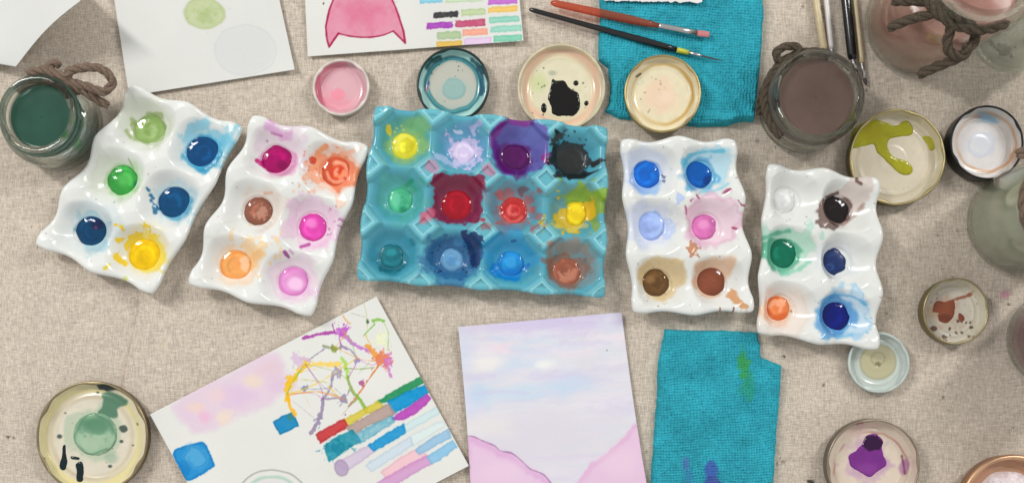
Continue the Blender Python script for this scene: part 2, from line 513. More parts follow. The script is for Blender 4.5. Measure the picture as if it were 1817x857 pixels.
def puddle(parent, cx, cy, r, col, z0=None, t=.0022, label=None, ry=None, wob=.07, rot=0, paint=None, rough=.08, name='paint_puddle'):
    """a thick drop of paint in the bottom of a well"""
    z0 = ZB - .0008 if z0 is None else z0
    ry = ry or r
    nr, na = 16, 64
    t = t * .72 + .0006; r = r * 1.06; ry = ry * 1.06
    th = np.linspace(0, 2 * pi, na, endpoint=False)
    seed = cx * .37 + cy * .11
    wobv = 1 + wob * (vn(np.cos(th) * 1.6 + 5, np.sin(th) * 1.6, seed) + .5 * vn(np.cos(th) * 4, np.sin(th) * 4 + 9, seed))
    V = []; 
    X0, Y0, _ = P(cx, cy, z0)
    c, s_ = cos(radians(rot)), sin(radians(rot))
    for k in range(nr + 1):
        d = k / nr * 1.04
        lx = d * np.cos(th) * r * wobv; ly = d * np.sin(th) * ry * wobv
        zz = z0 + t * (max(0, 1 - d ** 5) ** .6 if d < 1 else -.3) + .00012 * vn(lx * .12, ly * .12, seed + 2)
        V.append(np.stack([X0 + (lx * c - ly * s_) * S, Y0 - (lx * s_ + ly * c) * S, np.full(na, 0) + zz], 1))
    V = np.concatenate(V)
    F = grid_faces(na, nr + 1, closed_u=True)
    px, py = to_px(V[:, 0], V[:, 1], V[:, 2])
    pt = Paint(px, py, np.asarray(col) * (.86 if np.mean(col) < 130 else .97), rough)
    pt.C *= (1 + .06 * fbm(px / 9, py / 9, seed, 2))[:, None]
    g = np.random.default_rng(int(cx * 3 + cy))
    for k in range(5):
        a0 = g.uniform(0, 360); q = g.uniform(.25, .85) * r; f = g.choice([.80, 1.12, 1.2])
        pts = [(cx + q * cos(radians(a0 + e)), cy + q * sin(radians(a0 + e)) * ry / r) for e in (0, 35, 70, 100)]
        pt.stroke(pts, g.uniform(1.2, 3.4), np.clip(np.asarray(col) * f + (8 if f > 1 else 0), 0, 255), a=g.uniform(.2, .5), soft=1.8, wob=.7)
    pt.blob(cx, cy, r * 1.02, ry * 1.02, np.asarray(col) * .72, a=.4, soft=.08, wob=.1, hole=.9)
    if paint: paint(pt)
    o = add_mesh(name, V, F, M_PAINT, parent, pt.rgba(), fix=False)
    if label: o['label'] = label
    return o

WHITE = (223, 225, 221)
GRP_W = 'white six-well ceramic palettes'

# palette with greens and blues (far left)
def paint_p1(p):
    p.blob(250, 215, 60, 42, (206, 212, 190), a=.6, soft=.5, rot=25)
    p.blob(205, 315, 48, 40, (214, 220, 200), a=.55, soft=.5, rot=20)
    p.blob(170, 400, 52, 42, (196, 214, 220), a=.45, soft=.5, rot=20)
    p.blob(258, 440, 44, 40, (232, 222, 176), a=.5, soft=.5)
    # olive green strokes round the first well
    p.blob(267, 232, 27, 24, (128, 160, 84), a=.75, soft=.12, wob=.1, gran=.5, gs=6)
    for q, w in (([(236, 222), (246, 240)], 6), ([(232, 212), (242, 220)], 4), ([(262, 202), (286, 208)], 6), ([(240, 246), (262, 254)], 5), ([(224, 232), (232, 244)], 3.5)):
        p.stroke(q, w, (138, 162, 94), a=.8, soft=2, wob=.4, gran=.3)
    # blue wells
    p.blob(368, 258, 40, 34, (120, 196, 222), a=.75, soft=.45, rot=-15, wob=.3)
    p.blob(363, 272, 34, 33, (40, 150, 196), a=.75, soft=.25, wob=.15)
    p.stroke([(372, 262), (404, 248)], 10, (110, 196, 226), a=.6, soft=6)
    p.blob(315, 358, 38, 36, (176, 212, 224), a=.6, soft=.4)
    p.blob(311, 362, 30, 29, (50, 150, 190), a=.7, soft=.25)
    for q in ([(266, 346), (272, 352)], [(268, 356), (280, 370)], [(272, 366), (276, 376)], [(260, 334), (263, 338)]):
        p.stroke(q, 3.2, (20, 96, 140), a=.85, soft=1.4, wob=.6)
    p.blob(164, 410, 32, 33, (150, 200, 214), a=.6, soft=.3, wob=.2)
    p.stroke([(134, 408), (142, 398)], 3, (60, 130, 160), a=.6, soft=2)
    p.blob(219, 322, 31, 30, (176, 218, 160), a=.7, soft=.3)
    p.stroke([(228, 282), (238, 300)], 1.2, (120, 130, 90), a=.5)
    # yellow
    p.blob(258, 452, 32, 31, (236, 214, 70), a=.85, soft=.2)
    p.blob(240, 424, 22, 14, (232, 196, 20), a=.9, soft=.15, wob=.5, wf=.12, rot=-20)
    p.blob(262, 420, 14, 9, (236, 210, 60), a=.7, soft=.25, wob=.5, wf=.12)
    p.stroke([(206, 456), (224, 466)], 5, (232, 196, 24), a=.9, soft=1.2, wob=.7)
    p.stroke([(186, 476), (194, 470)], 3.2, (220, 200, 60), a=.9, soft=1.2)
    p.stroke([(212, 496), (222, 494)], 4, (206, 214, 110), a=.8, soft=1.5)

r1, m1 = build_palette('egg_tray_palette', 'white ceramic egg-tray palette holding deep blue, green and yellow paint, beside the green water jar', GRP_W,
    [(231, 150), (429, 224), (268, 521), (58, 431)], 2, 3, h_white, .0225, WHITE, [(267, 230), (361, 272), (219, 321), (310, 360), (163, 411), (258, 453)], paint_p1)
def swirl(cx, cy, cols, n=5):
    def f(p):
        g = np.random.default_rng(int(cx))
        for k in range(n):
            a0 = g.uniform(0, 360); r = g.uniform(4, 20)
            pts = [(cx + r * cos(radians(a0 + q)), cy + r * sin(radians(a0 + q))) for q in (0, 40, 80, 120)]
            p.stroke(pts, g.uniform(2, 4.5), cols[k % len(cols)], a=.75, soft=2, wob=.4)
    return f
puddle(r1, 267, 230, 27, (146, 176, 104), t=.0012, ry=25, label='thin olive green paint puddle', paint=swirl(267, 230, [(120, 152, 76), (166, 190, 130), (132, 162, 88)], 8))
puddle(r1, 361, 272, 29, (0, 76, 132), label='deep blue paint puddle')
puddle(r1, 219, 321, 26, (62, 176, 74), label='bright green paint puddle', paint=lambda p: (p.blob(222, 318, 14, 12, (96, 196, 96), a=.6, soft=.5), p.blob(242, 328, 5, 6, (20, 110, 90), a=.8, soft=.4)))
puddle(r1, 310, 360, 27, (0, 78, 128), label='blue paint puddle')
puddle(r1, 163, 411, 26, (0, 66, 108), label='dark teal blue paint puddle', ry=28, rot=-30, paint=lambda p: (p.blob(172, 398, 12, 9, (20, 26, 70), a=.75, soft=.4), p.blob(170, 404, 3, 3, (140, 60, 90), a=.6)))
puddle(r1, 258, 453, 27.5, (240, 196, 0), label='yellow paint puddle')

def paint_p2(p):
    p.blob(500, 262, 46, 44, (226, 204, 220), a=.6, soft=.4)
    p.blob(494, 288, 30, 28, (216, 120, 176), a=.6, soft=.3)
    p.stroke([(478, 224), (496, 238), (514, 238)], 7, (216, 160, 208), a=.7, soft=3, wob=.6)
    p.stroke([(482, 236), (500, 242)], 2, (176, 90, 160), a=.6)
    p.blob(474, 251, 2.5, 2.5, (150, 130, 140), a=.7)
    p.stroke([(456, 286), (470, 294)], 3.5, (186, 20, 110), a=.9, soft=1.2, wob=.5)
    # orange red well
    p.blob(594, 300, 46, 38, (240, 196, 172), a=.75, soft=.35, rot=15, wob=.3)
    p.blob(598, 306, 34, 30, (232, 120, 76), a=.85, soft=.2, wob=.2, gran=.3)
    p.blob(572, 286, 20, 17, (236, 140, 96), a=.85, soft=.2, wob=.5, wf=.1, gran=.3)
    p.blob(556, 306, 14, 20, (238, 160, 122), a=.8, soft=.3, wob=.5, wf=.1, gran=.5)
    p.blob(556, 284, 8, 8, (202, 58, 30), a=.95, soft=.2, wob=.4)
    p.stroke([(566, 270), (576, 262)], 5, (236, 150, 96), a=.8, soft=2)
    p.stroke([(608, 274), (626, 268)], 4, (238, 180, 150), a=.7, soft=2)
    p.specks(14, 538, 268, 566, 326, 1, 2.4, (236, 120, 80), .8, 11)
    # brown well
    p.blob(470, 366, 40, 36, (232, 214, 200), a=.55, soft=.45)
    p.stroke([(470, 344), (482, 342)], 2.5, (216, 160, 130), a=.6)
    # pink
    p.blob(562, 396, 46, 42, (232, 204, 222), a=.75, soft=.25, wob=.2, edge=.18, edgec=(206, 150, 196))
    p.specks(12, 580, 360, 604, 420, 1, 2.4, (176, 110, 160), .7, 12)
    p.blob(510, 402, 16, 14, (226, 190, 214), a=.6, soft=.4, wob=.5)
    p.stroke([(534, 438), (548, 434)], 3, (176, 70, 150), a=.85, soft=1)
    p.stroke([(504, 446), (512, 456)], 3.4, (146, 60, 130), a=.85, soft=1.4, wob=.6)
    p.stroke([(514, 444), (520, 450)], 2, (206, 150, 196), a=.8)
    # orange
    p.blob(420, 470, 38, 36, (240, 216, 190), a=.7, soft=.4)
    p.blob(452, 446, 24, 22, (240, 206, 156), a=.8, soft=.4, wob=.6, wf=.09)
    p.stroke([(436, 470), (462, 452)], 9, (238, 186, 120), a=.7, soft=4, wob=.5)
    # light pink
    p.blob(520, 494, 46, 40, (234, 212, 226), a=.7, soft=.3)
    p.blob(522, 500, 32, 29, (226, 170, 214), a=.5, soft=.25)

r2, m2 = build_palette('egg_tray_palette', 'white ceramic egg-tray palette holding magenta, orange, brown and pink paint, left of the turquoise palette', GRP_W,
    [(447, 203), (652, 258), (551, 560), (331, 502)], 2, 3, h_white, .0225, WHITE, [(492, 285), (598, 305), (459, 376), (556, 404), (419, 471), (521, 501)], paint_p2)
puddle(r2, 492, 285, 25, (184, 0, 108), label='magenta paint puddle', paint=lambda p: p.blob(500, 294, 9, 8, (120, 0, 70), a=.8, soft=.5))
puddle(r2, 599, 305, 27, (228, 96, 58), label='orange red smeared paint puddle', t=.0014, wob=.1, paint=swirl(599, 305, [(240, 150, 110), (210, 60, 32), (244, 180, 150)], 9))
puddle(r2, 459, 376, 23.5, (156, 96, 76), label='reddish brown paint puddle', paint=lambda p: (p.blob(462, 378, 10, 9, (190, 140, 120), a=.8, soft=.3, wob=.7, wf=.2)))
puddle(r2, 556, 404, 22.5, (222, 70, 172), label='hot pink paint puddle', paint=lambda p: p.blob(552, 396, 9, 8, (240, 140, 208), a=.8, soft=.5))
puddle(r2, 419, 471, 28, (240, 164, 92), label='pale orange paint puddle', t=.0016, paint=lambda p: (p.poly([(424, 462), (438, 454), (446, 470), (438, 486), (428, 478)], (248, 200, 164), a=.8, wob=3), p.blob(419, 471, 28, 28, (222, 130, 50), a=.6, soft=.1, hole=.8)))
puddle(r2, 521, 501, 26, (228, 150, 208), label='pale pink paint puddle', t=.0016, paint=lambda p: (p.blob(524, 504, 14, 12, (240, 200, 232), a=.9, soft=.4), p.blob(521, 501, 26, 26, (206, 110, 186), a=.5, soft=.12, hole=.82)))

def paint_p4(p):
    p.blob(1142, 300, 42, 40, (206, 216, 236), a=.65, soft=.4)
    p.blob(1146, 313, 30, 28, (120, 172, 232), a=.6, soft=.25)
    p.specks(7, 1166, 310, 1180, 326, .8, 2.2, (40, 70, 120), .8, 14)
    p.blob(1255, 292, 42, 34, (176, 220, 236), a=.8, soft=.25, wob=.25, rot=-12)
    p.stroke([(1214, 292), (1226, 276), (1250, 270), (1284, 268)], 3, (90, 186, 214), a=.8, soft=2, wob=.6)
    p.stroke([(1214, 288), (1222, 306)], 7, (80, 180, 214), a=.7, soft=3)
    p.blob(1242, 312, 32, 29, (70, 160, 210), a=.7, soft=.2)
    p.stroke([(1244, 340), (1270, 338), (1292, 326)], 2, (130, 200, 220), a=.7, soft=2)
    p.blob(1150, 398, 46, 40, (208, 216, 238), a=.65, soft=.4)
    p.blob(1164, 382, 10, 10, (170, 192, 238), a=.75, soft=.3, wob=.5)
    p.blob(1178, 402, 14, 20, (182, 200, 240), a=.7, soft=.35, wob=.5, wf=.1)
    p.blob(1210, 352, 6, 5, (176, 196, 238), a=.9, soft=.3, wob=.5)
    p.blob(1263, 389, 47, 46, (232, 206, 218), a=.85, soft=.1, wob=.12, edge=.3, edgec=(190, 130, 160))
    for q, w, c in (([(1281, 343), (1296, 336)], 3, (150, 40, 90)), ([(1310, 356), (1316, 364)], 2.4, (150, 40, 80)), ([(1300, 404), (1308, 406)], 2.4, (140, 30, 70)),
                    ([(1216, 366), (1218, 380)], 3, (160, 60, 100)), ([(1236, 346), (1240, 352)], 2, (150, 70, 110)), ([(1226, 356), (1230, 352)], 2, (170, 80, 120))):
        p.stroke(q, w * .7, c, a=.8, soft=1.2, wob=.7)
    p.blob(1228, 441, 8, 9, (186, 120, 82), a=.9, soft=.2, wob=.5, wf=.15)
    p.poly([(1134, 478), (1150, 458), (1190, 458), (1214, 462), (1214, 494), (1196, 520), (1176, 534), (1148, 524), (1136, 500)], (206, 172, 110), a=.8, soft=7, wob=5, wf=.06, gran=.35, smooth=True)
    p.poly([(1232, 476), (1250, 462), (1304, 458), (1298, 480), (1286, 506), (1268, 530), (1238, 520), (1228, 496)], (214, 164, 124), a=.8, soft=7, wob=4, wf=.06, gran=.35, smooth=True)
    p.poly([(1292, 512), (1304, 514), (1328, 544), (1316, 546), (1288, 528)], (206, 146, 96), a=.85, soft=2, wob=3)
    p.blob(1278, 548, 3, 4, (176, 90, 60), a=.9); p.blob(1302, 546, 2, 2.5, (120, 60, 60), a=.8)
    p.specks(6, 1130, 510, 1200, 545, .8, 1.6, (150, 100, 60), .7, 15)

r4, m4 = build_palette('egg_tray_palette', 'white ceramic egg-tray palette holding sky blue, lilac, rose and two brown paints', GRP_W,
    [(1103, 247), (1306, 247), (1339, 552), (1125, 553)], 2, 3, h_white, .0225, WHITE, [(1145, 311), (1238, 311), (1154, 401), (1248, 403), (1162, 502), (1259, 500)], paint_p4)
puddle(r4, 1145, 311, 24, (18, 112, 222), label='sky blue paint puddle')
puddle(r4, 1237, 311, 24, (0, 96, 190), label='cerulean paint puddle', ry=22, rot=20, paint=lambda p: p.blob(1256, 320, 9, 10, (0, 50, 120), a=.8, soft=.4))
puddle(r4, 1154, 401, 24, (160, 184, 240), label='pale periwinkle paint puddle', t=.0012)
puddle(r4, 1248, 403, 21, (220, 116, 184), label='rose pink paint puddle', paint=lambda p: p.blob(1248, 398, 9, 8, (236, 160, 206), a=.7, soft=.5))
puddle(r4, 1162, 502, 23, (112, 78, 40), label='olive brown paint puddle', paint=lambda p: p.blob(1154, 496, 9, 7, (146, 112, 70), a=.7, soft=.5))
puddle(r4, 1259, 500, 25, (142, 74, 50), label='red brown paint puddle', paint=lambda p: p.blob(1256, 498, 20, 19, (156, 90, 66), a=.5, soft=.4, gran=.6, gs=4))

def paint_p5(p):
    p.poly([(1470, 348), (1492, 336), (1516, 318), (1546, 320), (1544, 348), (1518, 380), (1494, 396), (1474, 394)], (206, 190, 182), a=.85, soft=3, wob=4, wf=.07, gran=.3, smooth=True)
    p.stroke([(1494, 398), (1514, 386), (1532, 362)], 3, (150, 116, 104), a=.7, soft=2, wob=.7)
    p.stroke([(1520, 322), (1528, 326)], 4, (96, 70, 66), a=.85, soft=1.5, wob=.6)
    p.stroke([(1466, 350), (1486, 342)], 2.4, (70, 48, 44), a=.8, soft=1.4, wob=.6)
    p.blob(1482, 376, 29, 26, (92, 66, 60), a=.8, soft=.12, wob=.2)
    p.blob(1398, 440, 46, 36, (176, 222, 200), a=.8, soft=.25, wob=.25, rot=-10)
    p.blob(1387, 452, 33, 32, (70, 166, 130), a=.75, soft=.2)
    p.stroke([(1350, 430), (1366, 418), (1400, 410)], 3, (80, 170, 140), a=.7, soft=2, wob=.7)
    p.stroke([(1388, 486), (1412, 480), (1438, 464)], 4, (120, 200, 168), a=.7, soft=3, wob=.6)
    p.blob(1390, 560, 50, 44, (232, 218, 206), a=.7, soft=.4)
    p.blob(1380, 548, 27, 25, (236, 190, 156), a=.7, soft=.25)
    p.blob(1404, 552, 2.5, 2.5, (160, 90, 60), a=.8)
    p.blob(1498, 556, 48, 40, (192, 218, 234), a=.85, soft=.15, wob=.18, rot=15, edge=.35, edgec=(110, 176, 218))
    p.blob(1482, 560, 36, 34, (60, 140, 206), a=.75, soft=.22)
    p.stroke([(1462, 532), (1480, 524), (1512, 526), (1536, 540)], 2.2, (90, 166, 214), a=.7, soft=1.5, wob=.6)
    p.stroke([(1486, 598), (1512, 594)], 3, (120, 186, 224), a=.7, soft=2)
    p.specks(6, 1536, 560, 1548, 590, 1, 2, (120, 180, 220), .7, 17)
    p.blob(1482, 462, 36, 34, (214, 222, 226), a=.5, soft=.3)

r5, m5 = build_palette('egg_tray_palette', 'white ceramic egg-tray palette holding black, emerald and navy paint, overlapping a pale lid', GRP_W,
    [(1365, 290), (1562, 317), (1562, 619), (1346, 590)], 2, 3, h_white, .0225, WHITE, [(1388, 356), (1480, 373), (1385, 450), (1479, 465), (1379, 547), (1478, 562)], paint_p5)
puddle(r5, 1388, 356, 21, (222, 224, 222), label='clear colourless puddle', t=.0010)
puddle(r5, 1480, 373, 24, (30, 20, 20), label='black brown paint puddle', ry=22, rot=25)
puddle(r5, 1385, 450, 26, (0, 122, 92), label='emerald green paint puddle')
puddle(r5, 1479, 465, 20, (22, 52, 112), label='dried navy paint puddle', t=.0012, wob=.16, rough=.3, paint=lambda p: p.blob(1472, 474, 8, 6, (50, 90, 150), a=.6, soft=.4, hole=.5))
puddle(r5, 1379, 547, 20, (234, 130, 76), label='orange paint puddle', t=.0014, paint=swirl(1379, 547, [(244, 176, 136), (214, 96, 44)], 5))
puddle(r5, 1478, 562, 26, (0, 22, 122), label='ultramarine paint puddle')

# ------------------------------------------- turquoise twelve-well palette
TURQ = (80, 160, 178)
def paint_blue(p):
    # glaze pools deeper in the wells and thins on edges
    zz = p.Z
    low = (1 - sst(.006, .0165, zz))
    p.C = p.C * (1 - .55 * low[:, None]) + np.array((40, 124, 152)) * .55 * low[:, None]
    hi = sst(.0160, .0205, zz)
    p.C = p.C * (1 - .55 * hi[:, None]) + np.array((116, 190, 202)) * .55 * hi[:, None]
    p.mottle(.03, 14, 3)
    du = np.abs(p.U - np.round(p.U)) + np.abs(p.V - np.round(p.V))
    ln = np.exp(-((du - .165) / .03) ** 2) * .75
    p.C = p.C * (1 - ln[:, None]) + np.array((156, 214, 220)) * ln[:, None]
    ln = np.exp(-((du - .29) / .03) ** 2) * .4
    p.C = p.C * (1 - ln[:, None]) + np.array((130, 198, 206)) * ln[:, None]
    # yellow
    p.blob(716, 246, 42, 40, (92, 166, 150), a=.7, soft=.4)
    p.blob(738, 226, 26, 20, (130, 190, 120), a=.75, soft=.6)
    p.blob(718, 262, 34, 30, (150, 190, 110), a=.75, soft=.3)
    p.stroke([(690, 226), (692, 240)], 4, (220, 200, 40), a=.9, soft=1.4, wob=.5)
    for q in ((704, 228), (712, 224), (700, 234), (716, 231)): p.blob(q[0], q[1], 3, 2, (206, 206, 90), a=.75, soft=.4)
    # lilac
    p.blob(824, 262, 44, 40, (108, 160, 200), a=.75, soft=.4)
    p.blob(822, 270, 27, 24, (206, 190, 226), a=.95, soft=.15, wob=.4, wf=.12, gran=.25)
    p.stroke([(776, 276), (800, 290), (830, 290)], 5, (180, 190, 220), a=.7, soft=3, wob=.6)
    p.stroke([(836, 226), (850, 220)], 6, (186, 176, 216), a=.8, soft=2, wob=.6)
    p.stroke([(842, 240), (838, 232)], 3, (196, 190, 224), a=.8)
    p.stroke([(806, 232), (818, 236)], 3, (214, 220, 236), a=.8, soft=1.2, wob=.5)
    for q in ([(838, 268), (852, 262)], [(844, 274), (854, 272)]): p.stroke(q, 1.6, (206, 190, 226), a=.8)
    # purple
    p.poly([(872, 236), (898, 212), (940, 218), (968, 226), (972, 262), (964, 296), (930, 310), (896, 306), (876, 280)], (92, 74, 158), a=.92, soft=4, wob=4, wf=.06, smooth=True, gran=.15)
    p.blob(942, 238, 24, 22, (104, 116, 190), a=.7, soft=.6)
    p.stroke([(876, 240), (898, 218), (940, 220)], 5, (126, 30, 120), a=.75, soft=4, wob=.6)
    p.stroke([(874, 244), (882, 276), (900, 300)], 6, (104, 30, 120), a=.7, soft=5, wob=.4)
    p.blob(912, 282, 34, 27, (84, 16, 96), a=.85, soft=.3, rot=20)
    p.stroke([(966, 282), (972, 290)], 4, (140, 30, 120), a=.85, soft=1.5, wob=.6)
    p.stroke([(966, 276), (978, 274)], 3, (130, 40, 130), a=.8, soft=1.5)
    # black
    p.blob(1012, 286, 33, 31, (30, 36, 38), a=.97, soft=.1, wob=.2, wf=.08)
    p.stroke([(990, 236), (984, 258), (992, 284)], 7, (34, 42, 44), a=.95, soft=1.6, wob=.7, wf=.15)
    p.stroke([(1002, 232), (996, 244)], 4, (40, 60, 66), a=.85, soft=2, wob=.7)
    p.stroke([(1010, 314), (1036, 312), (1062, 302)], 5, (26, 32, 34), a=.97, soft=1.2, wob=.4, taper=True)
    p.stroke([(1052, 294), (1066, 284)], 4, (20, 24, 26), a=.97, soft=1.2, wob=.3)
    p.specks(12, 985, 234, 1040, 300, 1, 2.5, (30, 50, 56), .8, 21)
    # green
    p.blob(708, 350, 44, 40, (84, 172, 160), a=.75, soft=.4)
    p.blob(722, 336, 16, 10, (60, 160, 120), a=.6, soft=.5)
    p.stroke([(722, 330), (730, 322)], 5, (40, 140, 110), a=.7, soft=2, wob=.5)
    p.specks(26, 668, 330, 740, 385, .8, 2, (120, 200, 170), .5, 22)
    # crimson
    p.poly([(768, 322), (776, 308), (806, 310), (856, 314), (858, 340), (852, 392), (826, 396), (792, 396), (764, 384), (770, 350)], (126, 26, 58), a=.95, soft=3, wob=4, wf=.08, smooth=True, gran=.12)
    p.blob(812, 336, 32, 16, (120, 40, 66), a=.6, soft=.5)
    p.stroke([(752, 384), (766, 376)], 7, (196, 90, 120), a=.85, soft=3, wob=.6)
    p.stroke([(748, 394), (760, 386)], 5, (206, 120, 140), a=.7, soft=3, wob=.6)
    p.stroke([(858, 330), (862, 346)], 3, (140, 60, 90), a=.8, soft=2, wob=.6)
    p.blob(857, 390, 5, 4, (170, 50, 70), a=.9, soft=.3)
    p.blob(766, 296, 10, 10, (190, 130, 160), a=.75, soft=.4, wob=.4)
    p.blob(867, 303, 10, 10, (196, 130, 160), a=.8, soft=.4, wob=.4)
    # light red
    p.blob(908, 366, 44, 42, (112, 134, 150), a=.75, soft=.3)
    p.blob(908, 352, 30, 14, (130, 130, 140), a=.5, soft=.6)
    p.blob(910, 374, 32, 28, (170, 90, 92), a=.8, soft=.35, wob=.4, gran=.4)
    p.specks(22, 876, 340, 950, 400, 1, 3, (190, 70, 70), .7, 23)
    p.blob(888, 342, 7, 7, (196, 90, 90), a=.8, soft=.3, wob=.5)
    p.blob(930, 336, 10, 5, (104, 70, 80), a=.7, soft=.4, wob=.5)
    # yellow / olive
    p.blob(1022, 368, 44, 42, (112, 150, 146), a=.7, soft=.35)
    p.blob(1036, 352, 34, 18, (132, 166, 40), a=.92, soft=.3, wob=.35, wf=.06)
    p.blob(1050, 372, 14, 26, (140, 160, 50), a=.75, soft=.4, wob=.4)
    p.blob(1008, 386, 33, 20, (214, 176, 40), a=.95, soft=.2, wob=.35, wf=.08, gran=.15)
    p.blob(1044, 376, 13, 16, (220, 176, 24), a=.95, soft=.2, wob=.3)
    p.stroke([(984, 400), (1010, 408), (1040, 400)], 3, (206, 190, 110), a=.6, soft=2, wob=.7)
    # teal
    p.blob(696, 446, 46, 40, (60, 146, 170), a=.6, soft=.4)
    p.blob(694, 462, 28, 26, (20, 110, 126), a=.75, soft=.35, gran=.5)
    p.stroke([(678, 474), (700, 478), (714, 472)], 5, (16, 84, 96), a=.75, soft=3, wob=.6, gran=.4)
    p.stroke([(730, 426), (734, 434)], 4, (30, 116, 136), a=.6, soft=2)
    # deep blue
    p.blob(802, 460, 50, 40, (52, 112, 158), a=.8, soft=.3, wob=.2)
    p.poly([(756, 450), (770, 424), (800, 418), (826, 424), (838, 470), (826, 490), (800, 496), (772, 482)], (30, 80, 130), a=.8, soft=4, wob=6, wf=.12, gran=.55, gs=5, smooth=True)
    p.poly([(828, 416), (840, 412), (856, 418), (858, 450), (848, 474), (834, 470), (830, 440)], (16, 38, 88), a=.95, soft=1.4, wob=3, wf=.2, gran=.2)
    p.stroke([(822, 414), (834, 436)], 5, (18, 40, 92), a=.9, soft=1.5, wob=.7)
    p.blob(814, 428, 9, 9, (70, 140, 186), a=.6, soft=.4)
    p.specks(20, 760, 430, 850, 495, 1, 2.6, (20, 44, 90), .8, 24)
    # bright blue
    p.blob(905, 452, 46, 40, (46, 146, 196), a=.8, soft=.35)
    p.blob(906, 486, 24, 16, (0, 120, 200), a=.9, soft=.25, wob=.3)
    p.stroke([(928, 480), (938, 470)], 4, (0, 110, 186), a=.9, soft=1.5, wob=.5)
    p.stroke([(908, 428), (914, 427)], 2.5, (20, 80, 140), a=.8)
    # brown
    p.poly([(974, 432), (1000, 424), (1044, 430), (1060, 450), (1060, 490), (1040, 510), (990, 510), (972, 480)], (122, 142, 146), a=.8, soft=8, wob=4, smooth=True)
    p.stroke([(978, 434), (976, 456), (982, 478)], 6, (150, 110, 90), a=.7, soft=4, wob=.5)
    p.blob(1006, 440, 26, 12, (150, 122, 104), a=.6, soft=.5, wob=.5)
    p.blob(1004, 482, 34, 30, (140, 88, 70), a=.8, soft=.25, wob=.25, gran=.3)
    p.blob(1048, 460, 6, 6, (160, 120, 110), a=.5, soft=.4)
    p.mottle(.02, 6, 8)

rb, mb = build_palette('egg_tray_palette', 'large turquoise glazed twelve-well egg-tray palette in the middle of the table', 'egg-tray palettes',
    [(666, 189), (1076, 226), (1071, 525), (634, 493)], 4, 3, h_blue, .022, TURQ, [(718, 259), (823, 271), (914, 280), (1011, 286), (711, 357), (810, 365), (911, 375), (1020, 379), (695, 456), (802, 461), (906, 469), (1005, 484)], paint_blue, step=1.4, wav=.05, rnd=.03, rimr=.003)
zb = ZB - .0008
puddle(rb, 719, 261, 23, (224, 214, 52), z0=zb, label='thick yellow paint puddle', t=.0026, wob=.1, rough=.15, paint=swirl(719, 256, [(196, 184, 30), (236, 228, 90)], 6))
puddle(rb, 823, 272, 20, (214, 200, 232), z0=zb, label='dried lilac paint puddle', t=.001, wob=.25, rough=.45)
puddle(rb, 914, 280, 26, (92, 14, 98), z0=zb, ry=21, rot=15, label='purple paint puddle')
puddle(rb, 1011, 286, 26, (34, 38, 38), z0=zb, label='dull black paint puddle', rough=.4, t=.0012, wob=.12)
puddle(rb, 711, 357, 20, (72, 182, 136), z0=zb, label='mint green paint puddle', t=.0014, ry=22, rough=.2, paint=lambda p: (p.blob(702, 354, 8, 14, (110, 206, 166), a=.7, soft=.4), p.blob(716, 372, 9, 7, (20, 120, 90), a=.7, soft=.5, wob=.6)))
puddle(rb, 810, 365, 27, (184, 12, 38), z0=zb, label='crimson paint puddle', t=.003)
puddle(rb, 911, 375, 24, (214, 58, 56), z0=zb, label='scarlet paint puddle', t=.0016, wob=.12, paint=swirl(911, 375, [(232, 110, 104), (180, 36, 40)], 7))
puddle(rb, 1022, 380, 17, (240, 206, 30), z0=zb, label='golden yellow paint puddle', t=.0028, ry=20, wob=.15)
puddle(rb, 695, 455, 20, (18, 124, 138), z0=zb, label='teal paint puddle', t=.0010, wob=.12, rough=.3, paint=lambda p: p.blob(694, 448, 10, 6, (40, 150, 160), a=.7, soft=.5))
puddle(rb, 802, 461, 18, (110, 166, 208), z0=zb, label='pale steel blue paint puddle', t=.0012, wob=.08, paint=lambda p: p.blob(800, 462, 9, 9, (70, 130, 182), a=.6, soft=.5))
puddle(rb, 906, 468, 22, (20, 140, 216), z0=zb, label='bright azure paint puddle', t=.0016, wob=.08, paint=lambda p: (p.blob(906, 464, 12, 12, (60, 170, 232), a=.7, soft=.4), p.blob(906, 486, 22, 9, (0, 110, 196), a=.7, soft=.4)))
puddle(rb, 1004, 484, 25, (172, 100, 76), z0=zb, label='copper brown paint puddle', t=.0016, wob=.1, rough=.16, paint=swirl(1004, 480, [(196, 132, 108), (150, 80, 60)], 7))

